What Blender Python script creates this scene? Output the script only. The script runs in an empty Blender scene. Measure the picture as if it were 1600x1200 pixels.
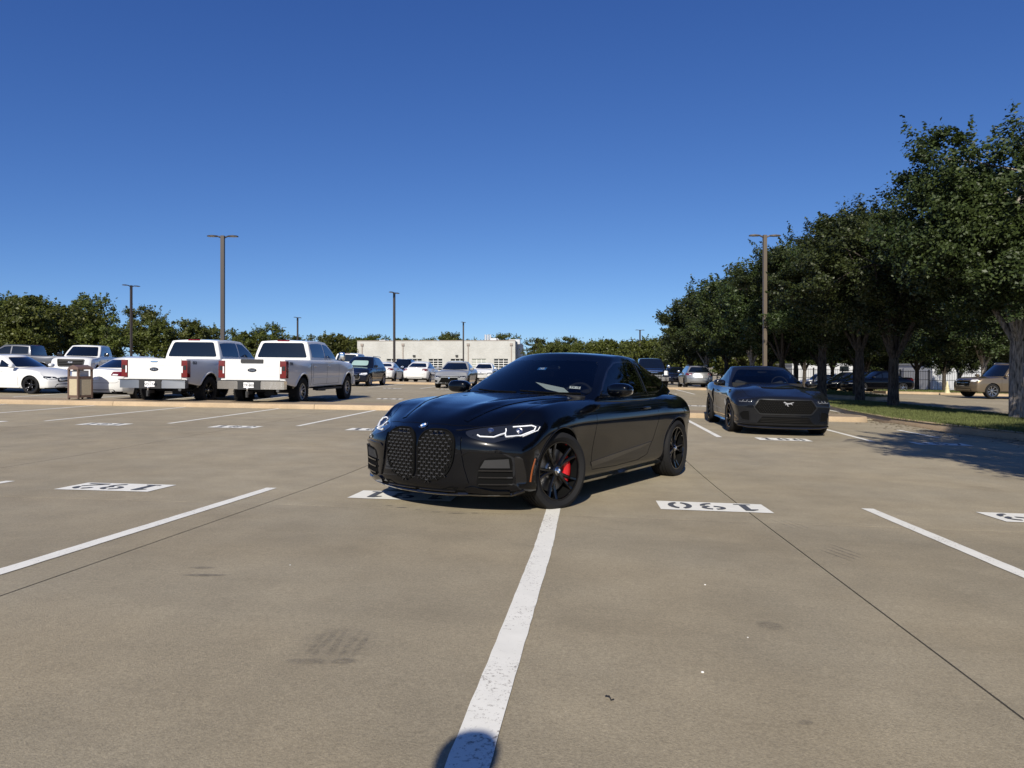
import bpy, bmesh, math, random
import numpy as np
from mathutils import Vector, Matrix, Quaternion
from mathutils.bvhtree import BVHTree
from mathutils.geometry import delaunay_2d_cdt
R = math.radians
random.seed(7); rng = np.random.default_rng(7)
SC = bpy.context.scene
COL = SC.collection

# ------------------------------------------------------------------ camera
CAMZ = 1.25
cam = bpy.data.objects.new('camera', bpy.data.cameras.new('camera')); COL.objects.link(cam)
cam.location = (0, 0, CAMZ); cam.rotation_euler = (R(90), 0, 0)
cam.data.sensor_width = 36; cam.data.lens = 36 * 1109 / 1600
cam.data.shift_y = -28 / 1600
cam.data.clip_start = 0.02; cam.data.clip_end = 4000
SC.camera = cam

# ------------------------------------------------------------------ world, sun, exposure
SUN_EL = R(34); SUN_AZ = math.atan2(-0.20, -1.0)      # towards the sun: behind the camera, a little left
sun_dir = Vector((math.sin(SUN_AZ) * math.cos(SUN_EL), math.cos(SUN_AZ) * math.cos(SUN_EL), math.sin(SUN_EL)))
W = bpy.data.worlds.new('World'); SC.world = W; W.use_nodes = True
wn = W.node_tree; bg = wn.nodes['Background']
sky = wn.nodes.new('ShaderNodeTexSky'); sky.sky_type = 'NISHITA'; sky.sun_disc = False
sky.sun_elevation = SUN_EL; sky.sun_rotation = SUN_AZ
sky.air_density = 0.5; sky.dust_density = 0.3; sky.ozone_density = 2.0; sky.altitude = 0
# the clear, deep blue of the photograph: one even grade of the sky's colour
sep = wn.nodes.new('ShaderNodeSeparateColor'); cmb = wn.nodes.new('ShaderNodeCombineColor'); wn.links.new(sky.outputs[0], sep.inputs[0])
for i, (g_, a_) in enumerate(((1.09, .755), (.94, .825), (.68, .93))):
    p_ = wn.nodes.new('ShaderNodeMath'); p_.operation = 'MULTIPLY'; p_.inputs[1].default_value = .085; wn.links.new(sep.outputs[i], p_.inputs[0])
    q_ = wn.nodes.new('ShaderNodeMath'); q_.operation = 'POWER'; q_.inputs[1].default_value = g_; wn.links.new(p_.outputs[0], q_.inputs[0])
    r_ = wn.nodes.new('ShaderNodeMath'); r_.operation = 'MULTIPLY'; r_.inputs[1].default_value = a_ / .10; wn.links.new(q_.outputs[0], r_.inputs[0])
    wn.links.new(r_.outputs[0], cmb.inputs[i])
wn.links.new(cmb.outputs[0], bg.inputs[0]); bg.inputs[1].default_value = 0.10
sl = bpy.data.lights.new('sun', 'SUN'); sl.energy = 5.0; sl.angle = R(0.53); sl.color = (1.0, 0.93, 0.81)
sun = bpy.data.objects.new('sun', sl); COL.objects.link(sun)
sun.rotation_euler = (-sun_dir).to_track_quat('-Z', 'Y').to_euler(); sun.location = (0, -10, 30)
vs = SC.view_settings; vs.view_transform = 'Standard'; vs.look = 'None'; vs.gamma = 1; vs.exposure = 0.2
vs.use_curve_mapping = False
SC.render.engine = 'CYCLES'
SC.cycles.max_bounces = 8; SC.cycles.glossy_bounces = 4; SC.cycles.transparent_max_bounces = 12

# ------------------------------------------------------------------ ground shape
YAW = 0.107; CY, SY = math.cos(YAW), math.sin(YAW)
def cv(c, v): return (c * CY + v * SY, -c * SY + v * CY)          # bay frame -> world
def smooth(a, b, x):
    t = min(1, max(0, (x - a) / (b - a))); return t * t * (3 - 2 * t)
def gz(x, y):
    k = .7; yy = y - k * math.log1p(math.exp((y - 8.2) / k)) if y < 60 else 8.2
    yy = max(yy, -14)
    xx = max(-45, min(60, x)); lat = .019 * xx if xx > -2 else -.038 + .010 * (xx + 2)
    h = 1.010 + .034 * yy + lat - .05 * smooth(22, 38, y)
    if x < -6: h -= .012 * (-6 - max(x, -60)) * smooth(22, 36, y)
    if x > 12: h += .020 * (min(max(y - 45, 0), 60)) * smooth(12, 22, x)
    return CAMZ - h
def gcv(c, v): x, y = cv(c, v); return Vector((x, y, gz(x, y)))

# ------------------------------------------------------------------ materials
MATS = {}
def nodes_of(m): return m.node_tree.nodes, m.node_tree.links
def mat(name, col, rough=.5, metal=0., spec=.5, coat=0., alpha=None, bump=0., nscale=40., var=0., coatr=.03, emis=None):
    if name in MATS: return MATS[name]
    m = bpy.data.materials.new(name); m.use_nodes = True; MATS[name] = m
    N, L = nodes_of(m); p = N['Principled BSDF']
    p.inputs['Base Color'].default_value = (*col, 1); p.inputs['Roughness'].default_value = rough
    p.inputs['Metallic'].default_value = metal; p.inputs['Specular IOR Level'].default_value = spec
    p.inputs['Coat Weight'].default_value = coat; p.inputs['Coat Roughness'].default_value = coatr
    if emis: p.inputs['Emission Color'].default_value = (*emis[:3], 1); p.inputs['Emission Strength'].default_value = emis[3]
    if bump or var:
        tc = N.new('ShaderNodeTexCoord'); n = N.new('ShaderNodeTexNoise'); n.inputs['Scale'].default_value = nscale; n.inputs['Detail'].default_value = 4
        L.new(tc.outputs['Object'], n.inputs['Vector'])
        if bump:
            b = N.new('ShaderNodeBump'); b.inputs['Strength'].default_value = bump; b.inputs['Distance'].default_value = .01
            L.new(n.outputs['Fac'], b.inputs['Height']); L.new(b.outputs[0], p.inputs['Normal'])
        if var:
            mx = N.new('ShaderNodeMix'); mx.data_type = 'RGBA'
            mx.inputs[6].default_value = (*[c * (1 - var) for c in col], 1); mx.inputs[7].default_value = (*[min(1, c * (1 + var)) for c in col], 1)
            L.new(n.outputs['Fac'], mx.inputs[0]); L.new(mx.outputs[2], p.inputs['Base Color'])
    return m
def paint(name, col, metal=0., rough=.22, flake=0.):
    m = mat(name, col, rough, metal, .05, 1.0, coatr=.02); m.node_tree.nodes['Principled BSDF'].inputs['Coat IOR'].default_value = 1.42
    N, L = nodes_of(m); p = N['Principled BSDF']
    tc = N.new('ShaderNodeTexCoord'); n = N.new('ShaderNodeTexNoise'); n.inputs['Scale'].default_value = 3.0; n.inputs['Detail'].default_value = 6
    L.new(tc.outputs['Object'], n.inputs['Vector'])
    mr = N.new('ShaderNodeMapRange'); mr.inputs[1].default_value = .35; mr.inputs[2].default_value = .75; mr.inputs[3].default_value = .015; mr.inputs[4].default_value = .07
    L.new(n.outputs['Fac'], mr.inputs[0]); L.new(mr.outputs[0], p.inputs['Coat Roughness'])
    return m
def glass_mat(name, tint, ior=1.5):
    if name in MATS: return MATS[name]
    m = bpy.data.materials.new(name); m.use_nodes = True; MATS[name] = m
    N, L = nodes_of(m); N.remove(N['Principled BSDF']); out = N['Material Output']
    t = N.new('ShaderNodeBsdfTransparent'); t.inputs[0].default_value = (*tint, 1)
    g = N.new('ShaderNodeBsdfGlossy'); g.inputs[0].default_value = (1, 1, 1, 1); g.inputs['Roughness'].default_value = .01
    f = N.new('ShaderNodeFresnel'); f.inputs[0].default_value = ior; mx = N.new('ShaderNodeMixShader')
    L.new(f.outputs[0], mx.inputs[0]); L.new(t.outputs[0], mx.inputs[1]); L.new(g.outputs[0], mx.inputs[2]); L.new(mx.outputs[0], out.inputs[0])
    return m
def nd(N, t, **k):
    n = N.new(t)
    for a, b in k.items():
        if a in ('op',): n.operation = b
        elif a == 'blend': n.blend_type = b
        else: setattr(n, a, b)
    return n
def concrete(name, col, dark=.75, grain=1., stains=True, island=False):
    m = bpy.data.materials.new(name); m.use_nodes = True; MATS[name] = m
    N, L = nodes_of(m); p = N['Principled BSDF']; p.inputs['Roughness'].default_value = .85; p.inputs['Specular IOR Level'].default_value = .3
    geo = N.new('ShaderNodeNewGeometry')
    rot = nd(N, 'ShaderNodeMapping'); rot.inputs['Rotation'].default_value = (0, 0, YAW); L.new(geo.outputs['Position'], rot.inputs['Vector'])
    def noise(scale, det=5, rough=.55, sx=1, sy=1, off=0):
        mp = nd(N, 'ShaderNodeMapping'); mp.inputs['Scale'].default_value = (sx, sy, 1); mp.inputs['Location'].default_value = (off, off * .7, 0); L.new(rot.outputs[0], mp.inputs['Vector'])
        n = N.new('ShaderNodeTexNoise'); n.inputs['Scale'].default_value = scale; n.inputs['Detail'].default_value = det; n.inputs['Roughness'].default_value = rough
        L.new(mp.outputs[0], n.inputs['Vector']); return n.outputs['Fac']
    def ramp(src, a, b, lo, hi):
        r = N.new('ShaderNodeMapRange'); r.inputs[1].default_value = a; r.inputs[2].default_value = b; r.inputs[3].default_value = lo; r.inputs[4].default_value = hi; L.new(src, r.inputs[0]); return r.outputs[0]
    def mul(a, b):
        n = nd(N, 'ShaderNodeMath', op='MULTIPLY'); L.new(a, n.inputs[0]); L.new(b, n.inputs[1]); return n.outputs[0]
    v = ramp(noise(.35, 4), .3, .7, .87, 1.10)
    v = mul(v, ramp(noise(2.2, 6, .6), .3, .72, .87, 1.09))
    v = mul(v, ramp(noise(95, 4, .8), .32, .68, 1 - .26 * grain, 1 + .22 * grain))
    v = mul(v, ramp(noise(34, 5, .8, off=9), .3, .7, .90, 1.08))
    v = mul(v, ramp(noise(60, 2, .5, sx=.03, sy=1.5), .3, .7, .975, 1.02))        # broom finish
    if stains:
        v = mul(v, ramp(noise(.55, 6, .65, sx=.12, sy=1.3, off=31), .56, .76, 1.0, .86))   # tyre scrubbed bands along the aisle
        v = mul(v, ramp(noise(1.1, 4, .5, off=57), .64, .80, 1.0, .84))                    # damp/oil blotches
        v = mul(v, ramp(noise(340, 1, .5, off=3), .70, .76, 1.0, .62))                     # specks
    mx = nd(N, 'ShaderNodeMix', data_type='RGBA', blend='MULTIPLY'); mx.inputs[0].default_value = 1
    hue = nd(N, 'ShaderNodeMix', data_type='RGBA'); L.new(noise(.9, 4, .5, off=77), hue.inputs[0])
    hue.inputs[6].default_value = (col[0] * 1.03, col[1] * .985, col[2] * .93, 1); hue.inputs[7].default_value = (col[0] * .97, col[1] * 1.0, col[2] * 1.07, 1)
    oi = N.new('ShaderNodeObjectInfo'); rr = ramp(oi.outputs['Random'], 0, 1, .935, 1.05); v = mul(v, rr)
    comb = N.new('ShaderNodeCombineColor'); [L.new(v, comb.inputs[i]) for i in range(3)]
    L.new(hue.outputs[2], mx.inputs[6]); L.new(comb.outputs[0], mx.inputs[7]); L.new(mx.outputs[2], p.inputs['Base Color'])
    b = N.new('ShaderNodeBump'); b.inputs['Strength'].default_value = .5; b.inputs['Distance'].default_value = .006
    L.new(noise(150, 4, .7, off=5), b.inputs['Height']); L.new(b.outputs[0], p.inputs['Normal'])
    return m
def road_paint(name, col, wear=.5, dirt=(.30, .27, .23)):
    m = bpy.data.materials.new(name); m.use_nodes = True; MATS[name] = m
    N, L = nodes_of(m); p = N['Principled BSDF']; p.inputs['Roughness'].default_value = .7
    geo = N.new('ShaderNodeNewGeometry')
    n1 = N.new('ShaderNodeTexNoise'); n1.inputs['Scale'].default_value = 55; n1.inputs['Detail'].default_value = 5; n1.inputs['Roughness'].default_value = .75
    n2 = N.new('ShaderNodeTexNoise'); n2.inputs['Scale'].default_value = 2.5; n2.inputs['Detail'].default_value = 3
    n3 = N.new('ShaderNodeTexNoise'); n3.inputs['Scale'].default_value = 9; n3.inputs['Detail'].default_value = 4
    for n in (n1, n2, n3): L.new(geo.outputs['Position'], n.inputs['Vector'])
    a = nd(N, 'ShaderNodeMath', op='MULTIPLY_ADD'); L.new(n2.outputs['Fac'], a.inputs[0]); a.inputs[1].default_value = .35; L.new(n1.outputs['Fac'], a.inputs[2])
    mr = N.new('ShaderNodeMapRange'); mr.inputs[1].default_value = .92 - .16 * wear; mr.inputs[2].default_value = .97 - .10 * wear; L.new(a.outputs[0], mr.inputs[0])
    tint = nd(N, 'ShaderNodeMix', data_type='RGBA'); L.new(n3.outputs['Fac'], tint.inputs[0])
    tint.inputs[6].default_value = (*[c * .86 for c in col], 1); tint.inputs[7].default_value = (*[min(.9, c * 1.06) for c in col], 1)
    mx = nd(N, 'ShaderNodeMix', data_type='RGBA'); L.new(mr.outputs[0], mx.inputs[0]); L.new(tint.outputs[2], mx.inputs[6]); mx.inputs[7].default_value = (*dirt, 1)
    L.new(mx.outputs[2], p.inputs['Base Color']); return m

M_CONC = concrete('concrete', (.345, .296, .203))
M_KERB = concrete('kerb_concrete', (.44, .335, .215), stains=False)
M_WHITE = road_paint('white_road_paint', (.82, .80, .72), 1.05)
M_STEN = road_paint('white_stencil_paint', (.84, .82, .74), .6)
M_STENG = road_paint('grey_stencil_paint', (.085, .09, .10), .5, (.4, .39, .37))
M_JOINT = mat('joint_sealant', (.03, .028, .026), .9)

# ------------------------------------------------------------------ mesh helpers
def mesh(name, v, f, smooth_=False):
    me = bpy.data.meshes.new(name); me.from_pydata([tuple(p) for p in v], [], f); me.update()
    if smooth_: me.polygons.foreach_set('use_smooth', [True] * len(me.polygons))
    return me
def obj(name, me, m=None, parent=None, loc=None, rot=None):
    o = bpy.data.objects.new(name, me); COL.objects.link(o)
    if m is not None and me is not None and len(me.materials) == 0: me.materials.append(m)
    if parent is not None: o.parent = parent
    if loc is not None: o.location = loc
    if rot is not None: o.rotation_euler = rot
    return o
def empty(name, loc=(0, 0, 0), rz=0):
    o = bpy.data.objects.new(name, None); COL.objects.link(o); o.location = loc; o.rotation_euler = (0, 0, rz); o.empty_display_size = .2; return o
def tag(o, label=None, cat=None, group=None, kind=None):
    if label: o['label'] = label
    if cat: o['category'] = cat
    if group: o['group'] = group
    if kind: o['kind'] = kind
    return o
class MB:
    def __init__(s): s.v = []; s.f = []; s.mi = []
    def add(s, v, f, mi=0):
        b = len(s.v); s.v += [tuple(p) for p in v]; s.f += [tuple(i + b for i in q) for q in f]; s.mi += [mi] * len(f); return s
    def box(s, x0, x1, y0, y1, z0, z1, mi=0, M=None):
        v = [Vector((x, y, z)) for x in (x0, x1) for y in (y0, y1) for z in (z0, z1)]
        if M is not None: v = [M @ p for p in v]
        return s.add(v, [(0, 1, 3, 2), (4, 6, 7, 5), (0, 4, 5, 1), (2, 3, 7, 6), (0, 2, 6, 4), (1, 5, 7, 3)], mi)
    def tube(s, pts, rads, n=8, cap=True, mi=0):
        pts = [Vector(p) for p in pts]; rings = []; up = Vector((.13, .29, .95))
        for i, p in enumerate(pts):
            t = (pts[min(i + 1, len(pts) - 1)] - pts[max(i - 1, 0)]).normalized()
            a = t.cross(up)
            if a.length < .05: a = t.cross(Vector((1, 0, 0)))
            a.normalize(); b = t.cross(a); r = rads[i] if hasattr(rads, '__len__') else rads
            rings.append([p + (a * math.cos(2 * math.pi * k / n) + b * math.sin(2 * math.pi * k / n)) * r for k in range(n)])
        v = [q for r in rings for q in r]; f = []
        for i in range(len(pts) - 1):
            for k in range(n):
                k2 = (k + 1) % n; f.append((i * n + k, i * n + k2, (i + 1) * n + k2, (i + 1) * n + k))
        if cap: f.append(tuple(range(n - 1, -1, -1))); f.append(tuple((len(pts) - 1) * n + k for k in range(n)))
        return s.add(v, f, mi)
    def lathe(s, prof, n=32, axis='Z', mi=0, close=False):
        v = []; f = []; m = len(prof)
        for k in range(n):
            a = 2 * math.pi * k / n
            for (h, r) in prof:
                if axis == 'Z': v.append((r * math.cos(a), r * math.sin(a), h))
                elif axis == 'Y': v.append((r * math.cos(a), h, r * math.sin(a)))
                else: v.append((h, r * math.cos(a), r * math.sin(a)))
        for k in range(n):
            for i in range(m - 1 + (1 if close else 0)):
                j = (i + 1) % m; k2 = (k + 1) % n
                q = (k * m + i, k * m + j, k2 * m + j, k2 * m + i)
                f.append(q if axis != 'Y' else q[::-1])
        return s.add(v, f, mi)
    def prism(s, poly, z0, z1, mi=0, M=None):
        n = len(poly); v = [Vector((x, y, z0)) for x, y in poly] + [Vector((x, y, z1)) for x, y in poly]
        if M is not None: v = [M @ p for p in v]
        f = [tuple(range(n - 1, -1, -1)), tuple(range(n, 2 * n))] + [(i, (i + 1) % n, n + (i + 1) % n, n + i) for i in range(n)]
        return s.add(v, f, mi)
    def me(s, name='m', sm=False, angle=None, mats=()):
        m = mesh(name, s.v, s.f, sm)
        for q in mats: m.materials.append(q)
        if any(s.mi): m.polygons.foreach_set('material_index', s.mi)
        if angle is not None:
            m.polygons.foreach_set('use_smooth', [True] * len(m.polygons)); m.set_sharp_from_angle(angle=R(angle))
        return m
    def build(s, name, m, parent=None, loc=None, rot=None, sm=False, angle=None):
        return obj(name, s.me(name, sm, angle), m, parent, loc, rot)
def rnd(poly, r, n=4):
    out = []; N_ = len(poly)
    for i in range(N_):
        p = Vector(poly[i]); a = Vector(poly[i - 1]) - p; b = Vector(poly[(i + 1) % N_]) - p
        ra = min(r, a.length * .45); rb = min(r, b.length * .45); p0 = p + a.normalized() * ra; p1 = p + b.normalized() * rb
        for k in range(n + 1):
            t = k / n; out.append(tuple(p0 * (1 - t) ** 2 + p * 2 * t * (1 - t) + p1 * t * t))
    return out
def clip(poly, nx, ny, d):
    out = []
    for i in range(len(poly)):
        a, b = poly[i - 1], poly[i]; da = nx * a[0] + ny * a[1] - d; db = nx * b[0] + ny * b[1] - d
        if (da < 0) != (db < 0):
            t = da / (da - db); out.append((a[0] + (b[0] - a[0]) * t, a[1] + (b[1] - a[1]) * t))
        if db <= 0: out.append(tuple(b))
    return out
def inside(poly, x, y):
    c = False; j = len(poly) - 1
    for i in range(len(poly)):
        xi, yi = poly[i]; xj, yj = poly[j]
        if (yi > y) != (yj > y) and x < (xj - xi) * (y - yi) / (yj - yi) + xi: c = not c
        j = i
    return c
def curve(tab):
    tab = sorted(tab); xs = [t[0] for t in tab]; ys = [t[1] for t in tab]; n = len(xs)
    h = [xs[i + 1] - xs[i] for i in range(n - 1)]; d = [(ys[i + 1] - ys[i]) / h[i] for i in range(n - 1)]
    m = [d[0]] + [0 if d[i - 1] * d[i] <= 0 else 2 * d[i - 1] * d[i] / (d[i - 1] + d[i]) for i in range(1, n - 1)] + [d[-1]]
    def f(x):
        if x <= xs[0]: return ys[0]
        if x >= xs[-1]: return ys[-1]
        i = max(k for k in range(n - 1) if xs[k] <= x); t = (x - xs[i]) / h[i]
        return ys[i] * (1 + 2 * t) * (1 - t) ** 2 + m[i] * h[i] * t * (1 - t) ** 2 + ys[i + 1] * t * t * (3 - 2 * t) + m[i + 1] * h[i] * t * t * (t - 1)
    return f
def boxgrid(us, vs_, ws, fn):
    idx = {}; V = []
    nu, nv, nw = len(us), len(vs_), len(ws)
    def vid(i, j, k):
        if (i, j, k) not in idx: idx[(i, j, k)] = len(V); V.append(fn(us[i], vs_[j], ws[k]))
        return idx[(i, j, k)]
    F = []
    for i in range(nu - 1):
        for j in range(nv - 1):
            F.append((vid(i, j, nw - 1), vid(i + 1, j, nw - 1), vid(i + 1, j + 1, nw - 1), vid(i, j + 1, nw - 1)))
            F.append((vid(i, j, 0), vid(i, j + 1, 0), vid(i + 1, j + 1, 0), vid(i + 1, j, 0)))
        for k in range(nw - 1):
            F.append((vid(i, 0, k), vid(i + 1, 0, k), vid(i + 1, 0, k + 1), vid(i, 0, k + 1)))
            F.append((vid(i, nv - 1, k), vid(i, nv - 1, k + 1), vid(i + 1, nv - 1, k + 1), vid(i + 1, nv - 1, k)))
    for j in range(nv - 1):
        for k in range(nw - 1):
            F.append((vid(0, j, k), vid(0, j, k + 1), vid(0, j + 1, k + 1), vid(0, j + 1, k)))
            F.append((vid(nu - 1, j, k), vid(nu - 1, j + 1, k), vid(nu - 1, j + 1, k + 1), vid(nu - 1, j, k + 1)))
    return V, F
TMP = []
WS = bpy.data.scenes.new('workshop')                            # scratch scene for subdivision and booleans, removed at the end
def tmp_obj(me):
    o = bpy.data.objects.new('tmp', me); WS.collection.objects.link(o); TMP.append(o); return o
def baked(me, sub=0, cuts=(), solver='EXACT'):
    o = tmp_obj(me); k = []
    if sub: md = o.modifiers.new('s', 'SUBSURF'); md.levels = sub; md.render_levels = sub
    for c in cuts:
        co = tmp_obj(c); md = o.modifiers.new('b', 'BOOLEAN'); md.operation = 'DIFFERENCE'; md.object = co; md.solver = solver
    WS.view_layers[0].update(); dg = WS.view_layers[0].depsgraph
    r = bpy.data.meshes.new_from_object(o.evaluated_get(dg))
    while TMP:
        t = TMP.pop(); d = t.data; bpy.data.objects.remove(t)
        if d.users == 0: bpy.data.meshes.remove(d)
    return r
FONTC = {}
def text_mesh(txt, size=1., bold=0.):
    k = (txt, size, bold)
    if k in FONTC: return FONTC[k]
    cu = bpy.data.curves.new('t', 'FONT'); cu.body = txt; cu.size = size; cu.align_x = 'CENTER'; cu.align_y = 'CENTER'; cu.offset = bold; cu.extrude = .0015
    o = bpy.data.objects.new('t', cu); WS.collection.objects.link(o); WS.view_layers[0].update(); dg = WS.view_layers[0].depsgraph
    me = bpy.data.meshes.new_from_object(o.evaluated_get(dg)); bpy.data.objects.remove(o); FONTC[k] = me; return me
# ------------------------------------------------------------------ vehicle materials
P_BLACK = paint('black_paint', (.0012, .0016, .003), 0, .2)
P_GREY = paint('dark_grey_paint', (.0075, .0085, .011), .0, .25)
P_WHITE = paint('white_paint', (.70, .70, .685), 0, .3)
P_SILV = paint('nardo_grey_paint', (.25, .255, .26), 0, .3)
P_STEEL = paint('steel_grey_paint', (.10, .105, .12), .5, .3)
P_TAN = paint('bronze_paint', (.17, .135, .095), .5, .32)
P_NAVY = paint('navy_paint', (.008, .011, .022), .2, .25)
P_SILVER = paint('silver_paint', (.33, .34, .35), .6, .3)
M_TINT = mat('tinted_glass', (.004, .006, .009), .02, 0, .5, 1.0)
M_GLASS = glass_mat('windscreen_glass', (.52, .56, .57), 1.52)
M_GLASSD = glass_mat('side_glass', (.05, .055, .06), 1.5)
M_LENS = glass_mat('lamp_lens', (.85, .87, .9), 1.45)
M_BLK = mat('gloss_black_trim', (.006, .006, .007), .12, 0, .5, .6)
M_MATTE = mat('matte_black_plastic', (.018, .018, .019), .6, bump=.1, nscale=200)
M_VOID = mat('dark_cavity', (.004, .004, .004), .9, 0, .1)
M_RUB = mat('tyre_rubber', (.011, .011, .012), .8, 0, .25, bump=.25, nscale=120, var=.25)
M_CHROME = mat('chrome', (.75, .75, .76), .08, 1)
M_ALU = mat('bright_alloy', (.55, .55, .56), .28, 1)
M_GUN = mat('gunmetal_alloy', (.07, .07, .075), .3, .9)
M_BRIM = mat('black_alloy', (.003, .003, .0035), .1, .0, .3, .5)
M_DISC = mat('brake_disc', (.28, .27, .26), .35, 1)
M_RED = mat('red_caliper', (.55, .012, .015), .3, 0, .5, .7)
M_REDL = mat('red_lamp_lens', (.13, .004, .006), .08, 0, .5, 1)
M_WHL = mat('white_lamp_lens', (.72, .74, .76), .1, 0, .5, .8)
M_DKL = mat('dark_lamp_housing', (.02, .022, .026), .12, .3, .5, 1)
M_DRL = mat('daytime_light_guide', (.80, .82, .84), .15, 0, .5, .5)
M_AMB = mat('amber_marker', (.26, .065, .012), .2, 0, .5, .6)
M_SEAM = mat('panel_gap', (.002, .002, .002), .9, 0, .1)
M_PLATE = mat('plate_white', (.80, .80, .80), .4)
M_INK = mat('dark_ink', (.012, .014, .02), .5)
M_BLUE = mat('emblem_blue', (.05, .20, .55), .2, 0, .5, .6)
M_WHT = mat('emblem_white', (.8, .8, .8), .2, 0, .5, .6)
M_CABIN = mat('cabin_trim', (.012, .012, .013), .7, 0, .3)
M_SEAT = mat('seat_leather', (.016, .015, .015), .45, 0, .4)
M_PAPER = mat('paper', (.75, .80, .78), .6)
M_EXH = mat('exhaust_metal', (.3, .3, .3), .3, 1)

WHEELS = {}
def wheel_mesh(Rr, w, rr, style):
    key = (Rr, w, rr, style)
    if key in WHEELS: return WHEELS[key]
    d = {}
    sh = .022
    prof = [(-w * .42, rr * .985), (-w * .46, rr + .012), (-w * .51, rr + .42 * (Rr - rr)), (-w * .495, Rr - sh), (-w * .45, Rr - sh * .35), (-w * .36, Rr - .004)]
    for g in (-.24, -.08, .08, .24):
        prof += [(w * (g - .028), Rr), (w * (g - .022), Rr - .008), (w * (g + .022), Rr - .008), (w * (g + .028), Rr)]
    prof += [(w * .36, Rr - .004), (w * .45, Rr - sh * .35), (w * .495, Rr - sh), (w * .51, rr + .42 * (Rr - rr)), (w * .46, rr + .012), (w * .42, rr * .985), (w * .40, rr * .97)]
    b = MB().lathe(prof, 48, 'Y')
    if style[0] == 'A':                       # all-terrain blocks
        for k in range(36):
            a = 2 * math.pi * k / 36
            for s_ in (-1, 1):
                M = Matrix.Rotation(-a, 4, 'Y') @ Matrix.Translation((Rr - .004, s_ * w * .40, 0))
                b.box(-.03, .010, -w * .09, w * .10, -.016, .016, 0, M)
    d['tyre'] = b.me('tyre', angle=35)
    b = MB().lathe([(w * .42, rr * .985), (w * .40, rr * .955), (w * .1, rr * .90), (-w * .35, rr * .90), (-w * .42, rr * .985)], 40, 'Y')
    b.lathe([(-w * .10, rr * .91), (-w * .12, .02), (-w * .12, .0001)], 24, 'Y')
    d['wheel'] = b.me('wheel', angle=40)
    b = MB().lathe([(w * .41, rr * .99), (w * .435, rr * .985), (w * .43, rr * .94), (w * .36, rr * .925)], 48, 'Y')
    b.lathe([(w * .12, rr * .22), (w * .30, rr * .20), (w * .33, rr * .17), (w * .335, .0001)], 20, 'Y')
    st = style[1:]
    def spoke(a0, a1, w0, w1, r0=.15, r1=.95, th=.028):
        y0, y1 = w * .31, w * .395; sec = []
        for i in range(5):
            t = i / 4; r = rr * (r0 + (r1 - r0) * t); a = a0 + (a1 - a0) * t; hw = (w0 + (w1 - w0) * t) / 2; y = y0 + (y1 - y0) * (t ** 1.5) - .012 * math.sin(math.pi * t)
            c = Vector((r * math.cos(a), 0, r * math.sin(a))); tn = Vector((-math.sin(a), 0, math.cos(a)))
            sec += [c + tn * hw + Vector((0, y - .006, 0)), c + tn * hw * .55 + Vector((0, y, 0)), c - tn * hw * .55 + Vector((0, y, 0)), c - tn * hw + Vector((0, y - .006, 0)), c - tn * hw + Vector((0, y - th, 0)), c + tn * hw + Vector((0, y - th, 0))]
        f = [(i * 6 + k, i * 6 + (k + 1) % 6, (i + 1) * 6 + (k + 1) % 6, (i + 1) * 6 + k) for i in range(4) for k in range(6)]
        b.add(sec, f)
    if st == 'D5':
        for k in range(5):
            a = 2 * math.pi * k / 5 + .3
            spoke(a - .10, a - .20, .030, .026); spoke(a + .10, a + .20, .030, .026)
    elif st == 'Y5':
        for k in range(5):
            a = 2 * math.pi * k / 5 + .3
            spoke(a, a, .05, .036, .15, .55); spoke(a, a - .22, .028, .024, .5); spoke(a, a + .22, .028, .024, .5)
    elif st == 'M10':
        for k in range(10): spoke(2 * math.pi * k / 10, 2 * math.pi * k / 10 + .10, .024, .030)
    elif st == 'S6':
        for k in range(6):
            a = 2 * math.pi * k / 6 + .2; spoke(a, a, .06, .085)
    elif st == 'S8':
        for k in range(8):
            a = 2 * math.pi * k / 8 + .2; spoke(a - .03, a - .09, .022, .022); spoke(a + .03, a + .09, .022, .022)
    d['rim'] = b.me('rim', angle=38)
    d['hub_cap'] = MB().lathe([(w * .335, .034), (w * .35, .030), (w * .352, .0001)], 16, 'Y').me('hub_cap', angle=40)
    d['brake_disc'] = MB().lathe([(w * .04, rr * .72), (w * .075, rr * .72), (w * .075, rr * .35), (w * .12, rr * .30), (w * .12, .0001)], 32, 'Y').me('brake_disc', angle=40)
    b = MB(); n = 7; pts = []
    for i in range(n):
        a = R(-34) + R(68) * i / (n - 1); pr = [(w * .02, .80), (w * .18, .80), (w * .22, .74), (w * .22, .56), (w * .17, .48), (w * .02, .48)]
        pts += [(rr * q * math.cos(a), y, rr * q * math.sin(a)) for y, q in pr]
    f = [(i * 6 + k, (i + 1) * 6 + k, (i + 1) * 6 + (k + 1) % 6, i * 6 + (k + 1) % 6) for i in range(n - 1) for k in range(6)] + [(0, 1, 2, 3, 4, 5), tuple((n - 1) * 6 + k for k in range(5, -1, -1))]
    b.add(pts, f); d['caliper'] = b.me('caliper', angle=40)
    WHEELS[key] = d; return d
def blob_me(sx, sy, sz, p=2.6, n=20, m=12):
    v = []; f = []
    sg = lambda c: math.copysign(abs(c) ** (2 / p), c)
    for i in range(m + 1):
        th = -math.pi / 2 + math.pi * i / m
        for k in range(n):
            ph = 2 * math.pi * k / n; v.append((sx * sg(math.cos(th)) * sg(math.cos(ph)), sy * sg(math.cos(th)) * sg(math.sin(ph)), sz * sg(math.sin(th))))
    for i in range(m):
        for k in range(n): f.append((i * n + k, i * n + (k + 1) % n, (i + 1) * n + (k + 1) % n, (i + 1) * n + k))
    me = mesh('blob', v, f, True); return me

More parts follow.
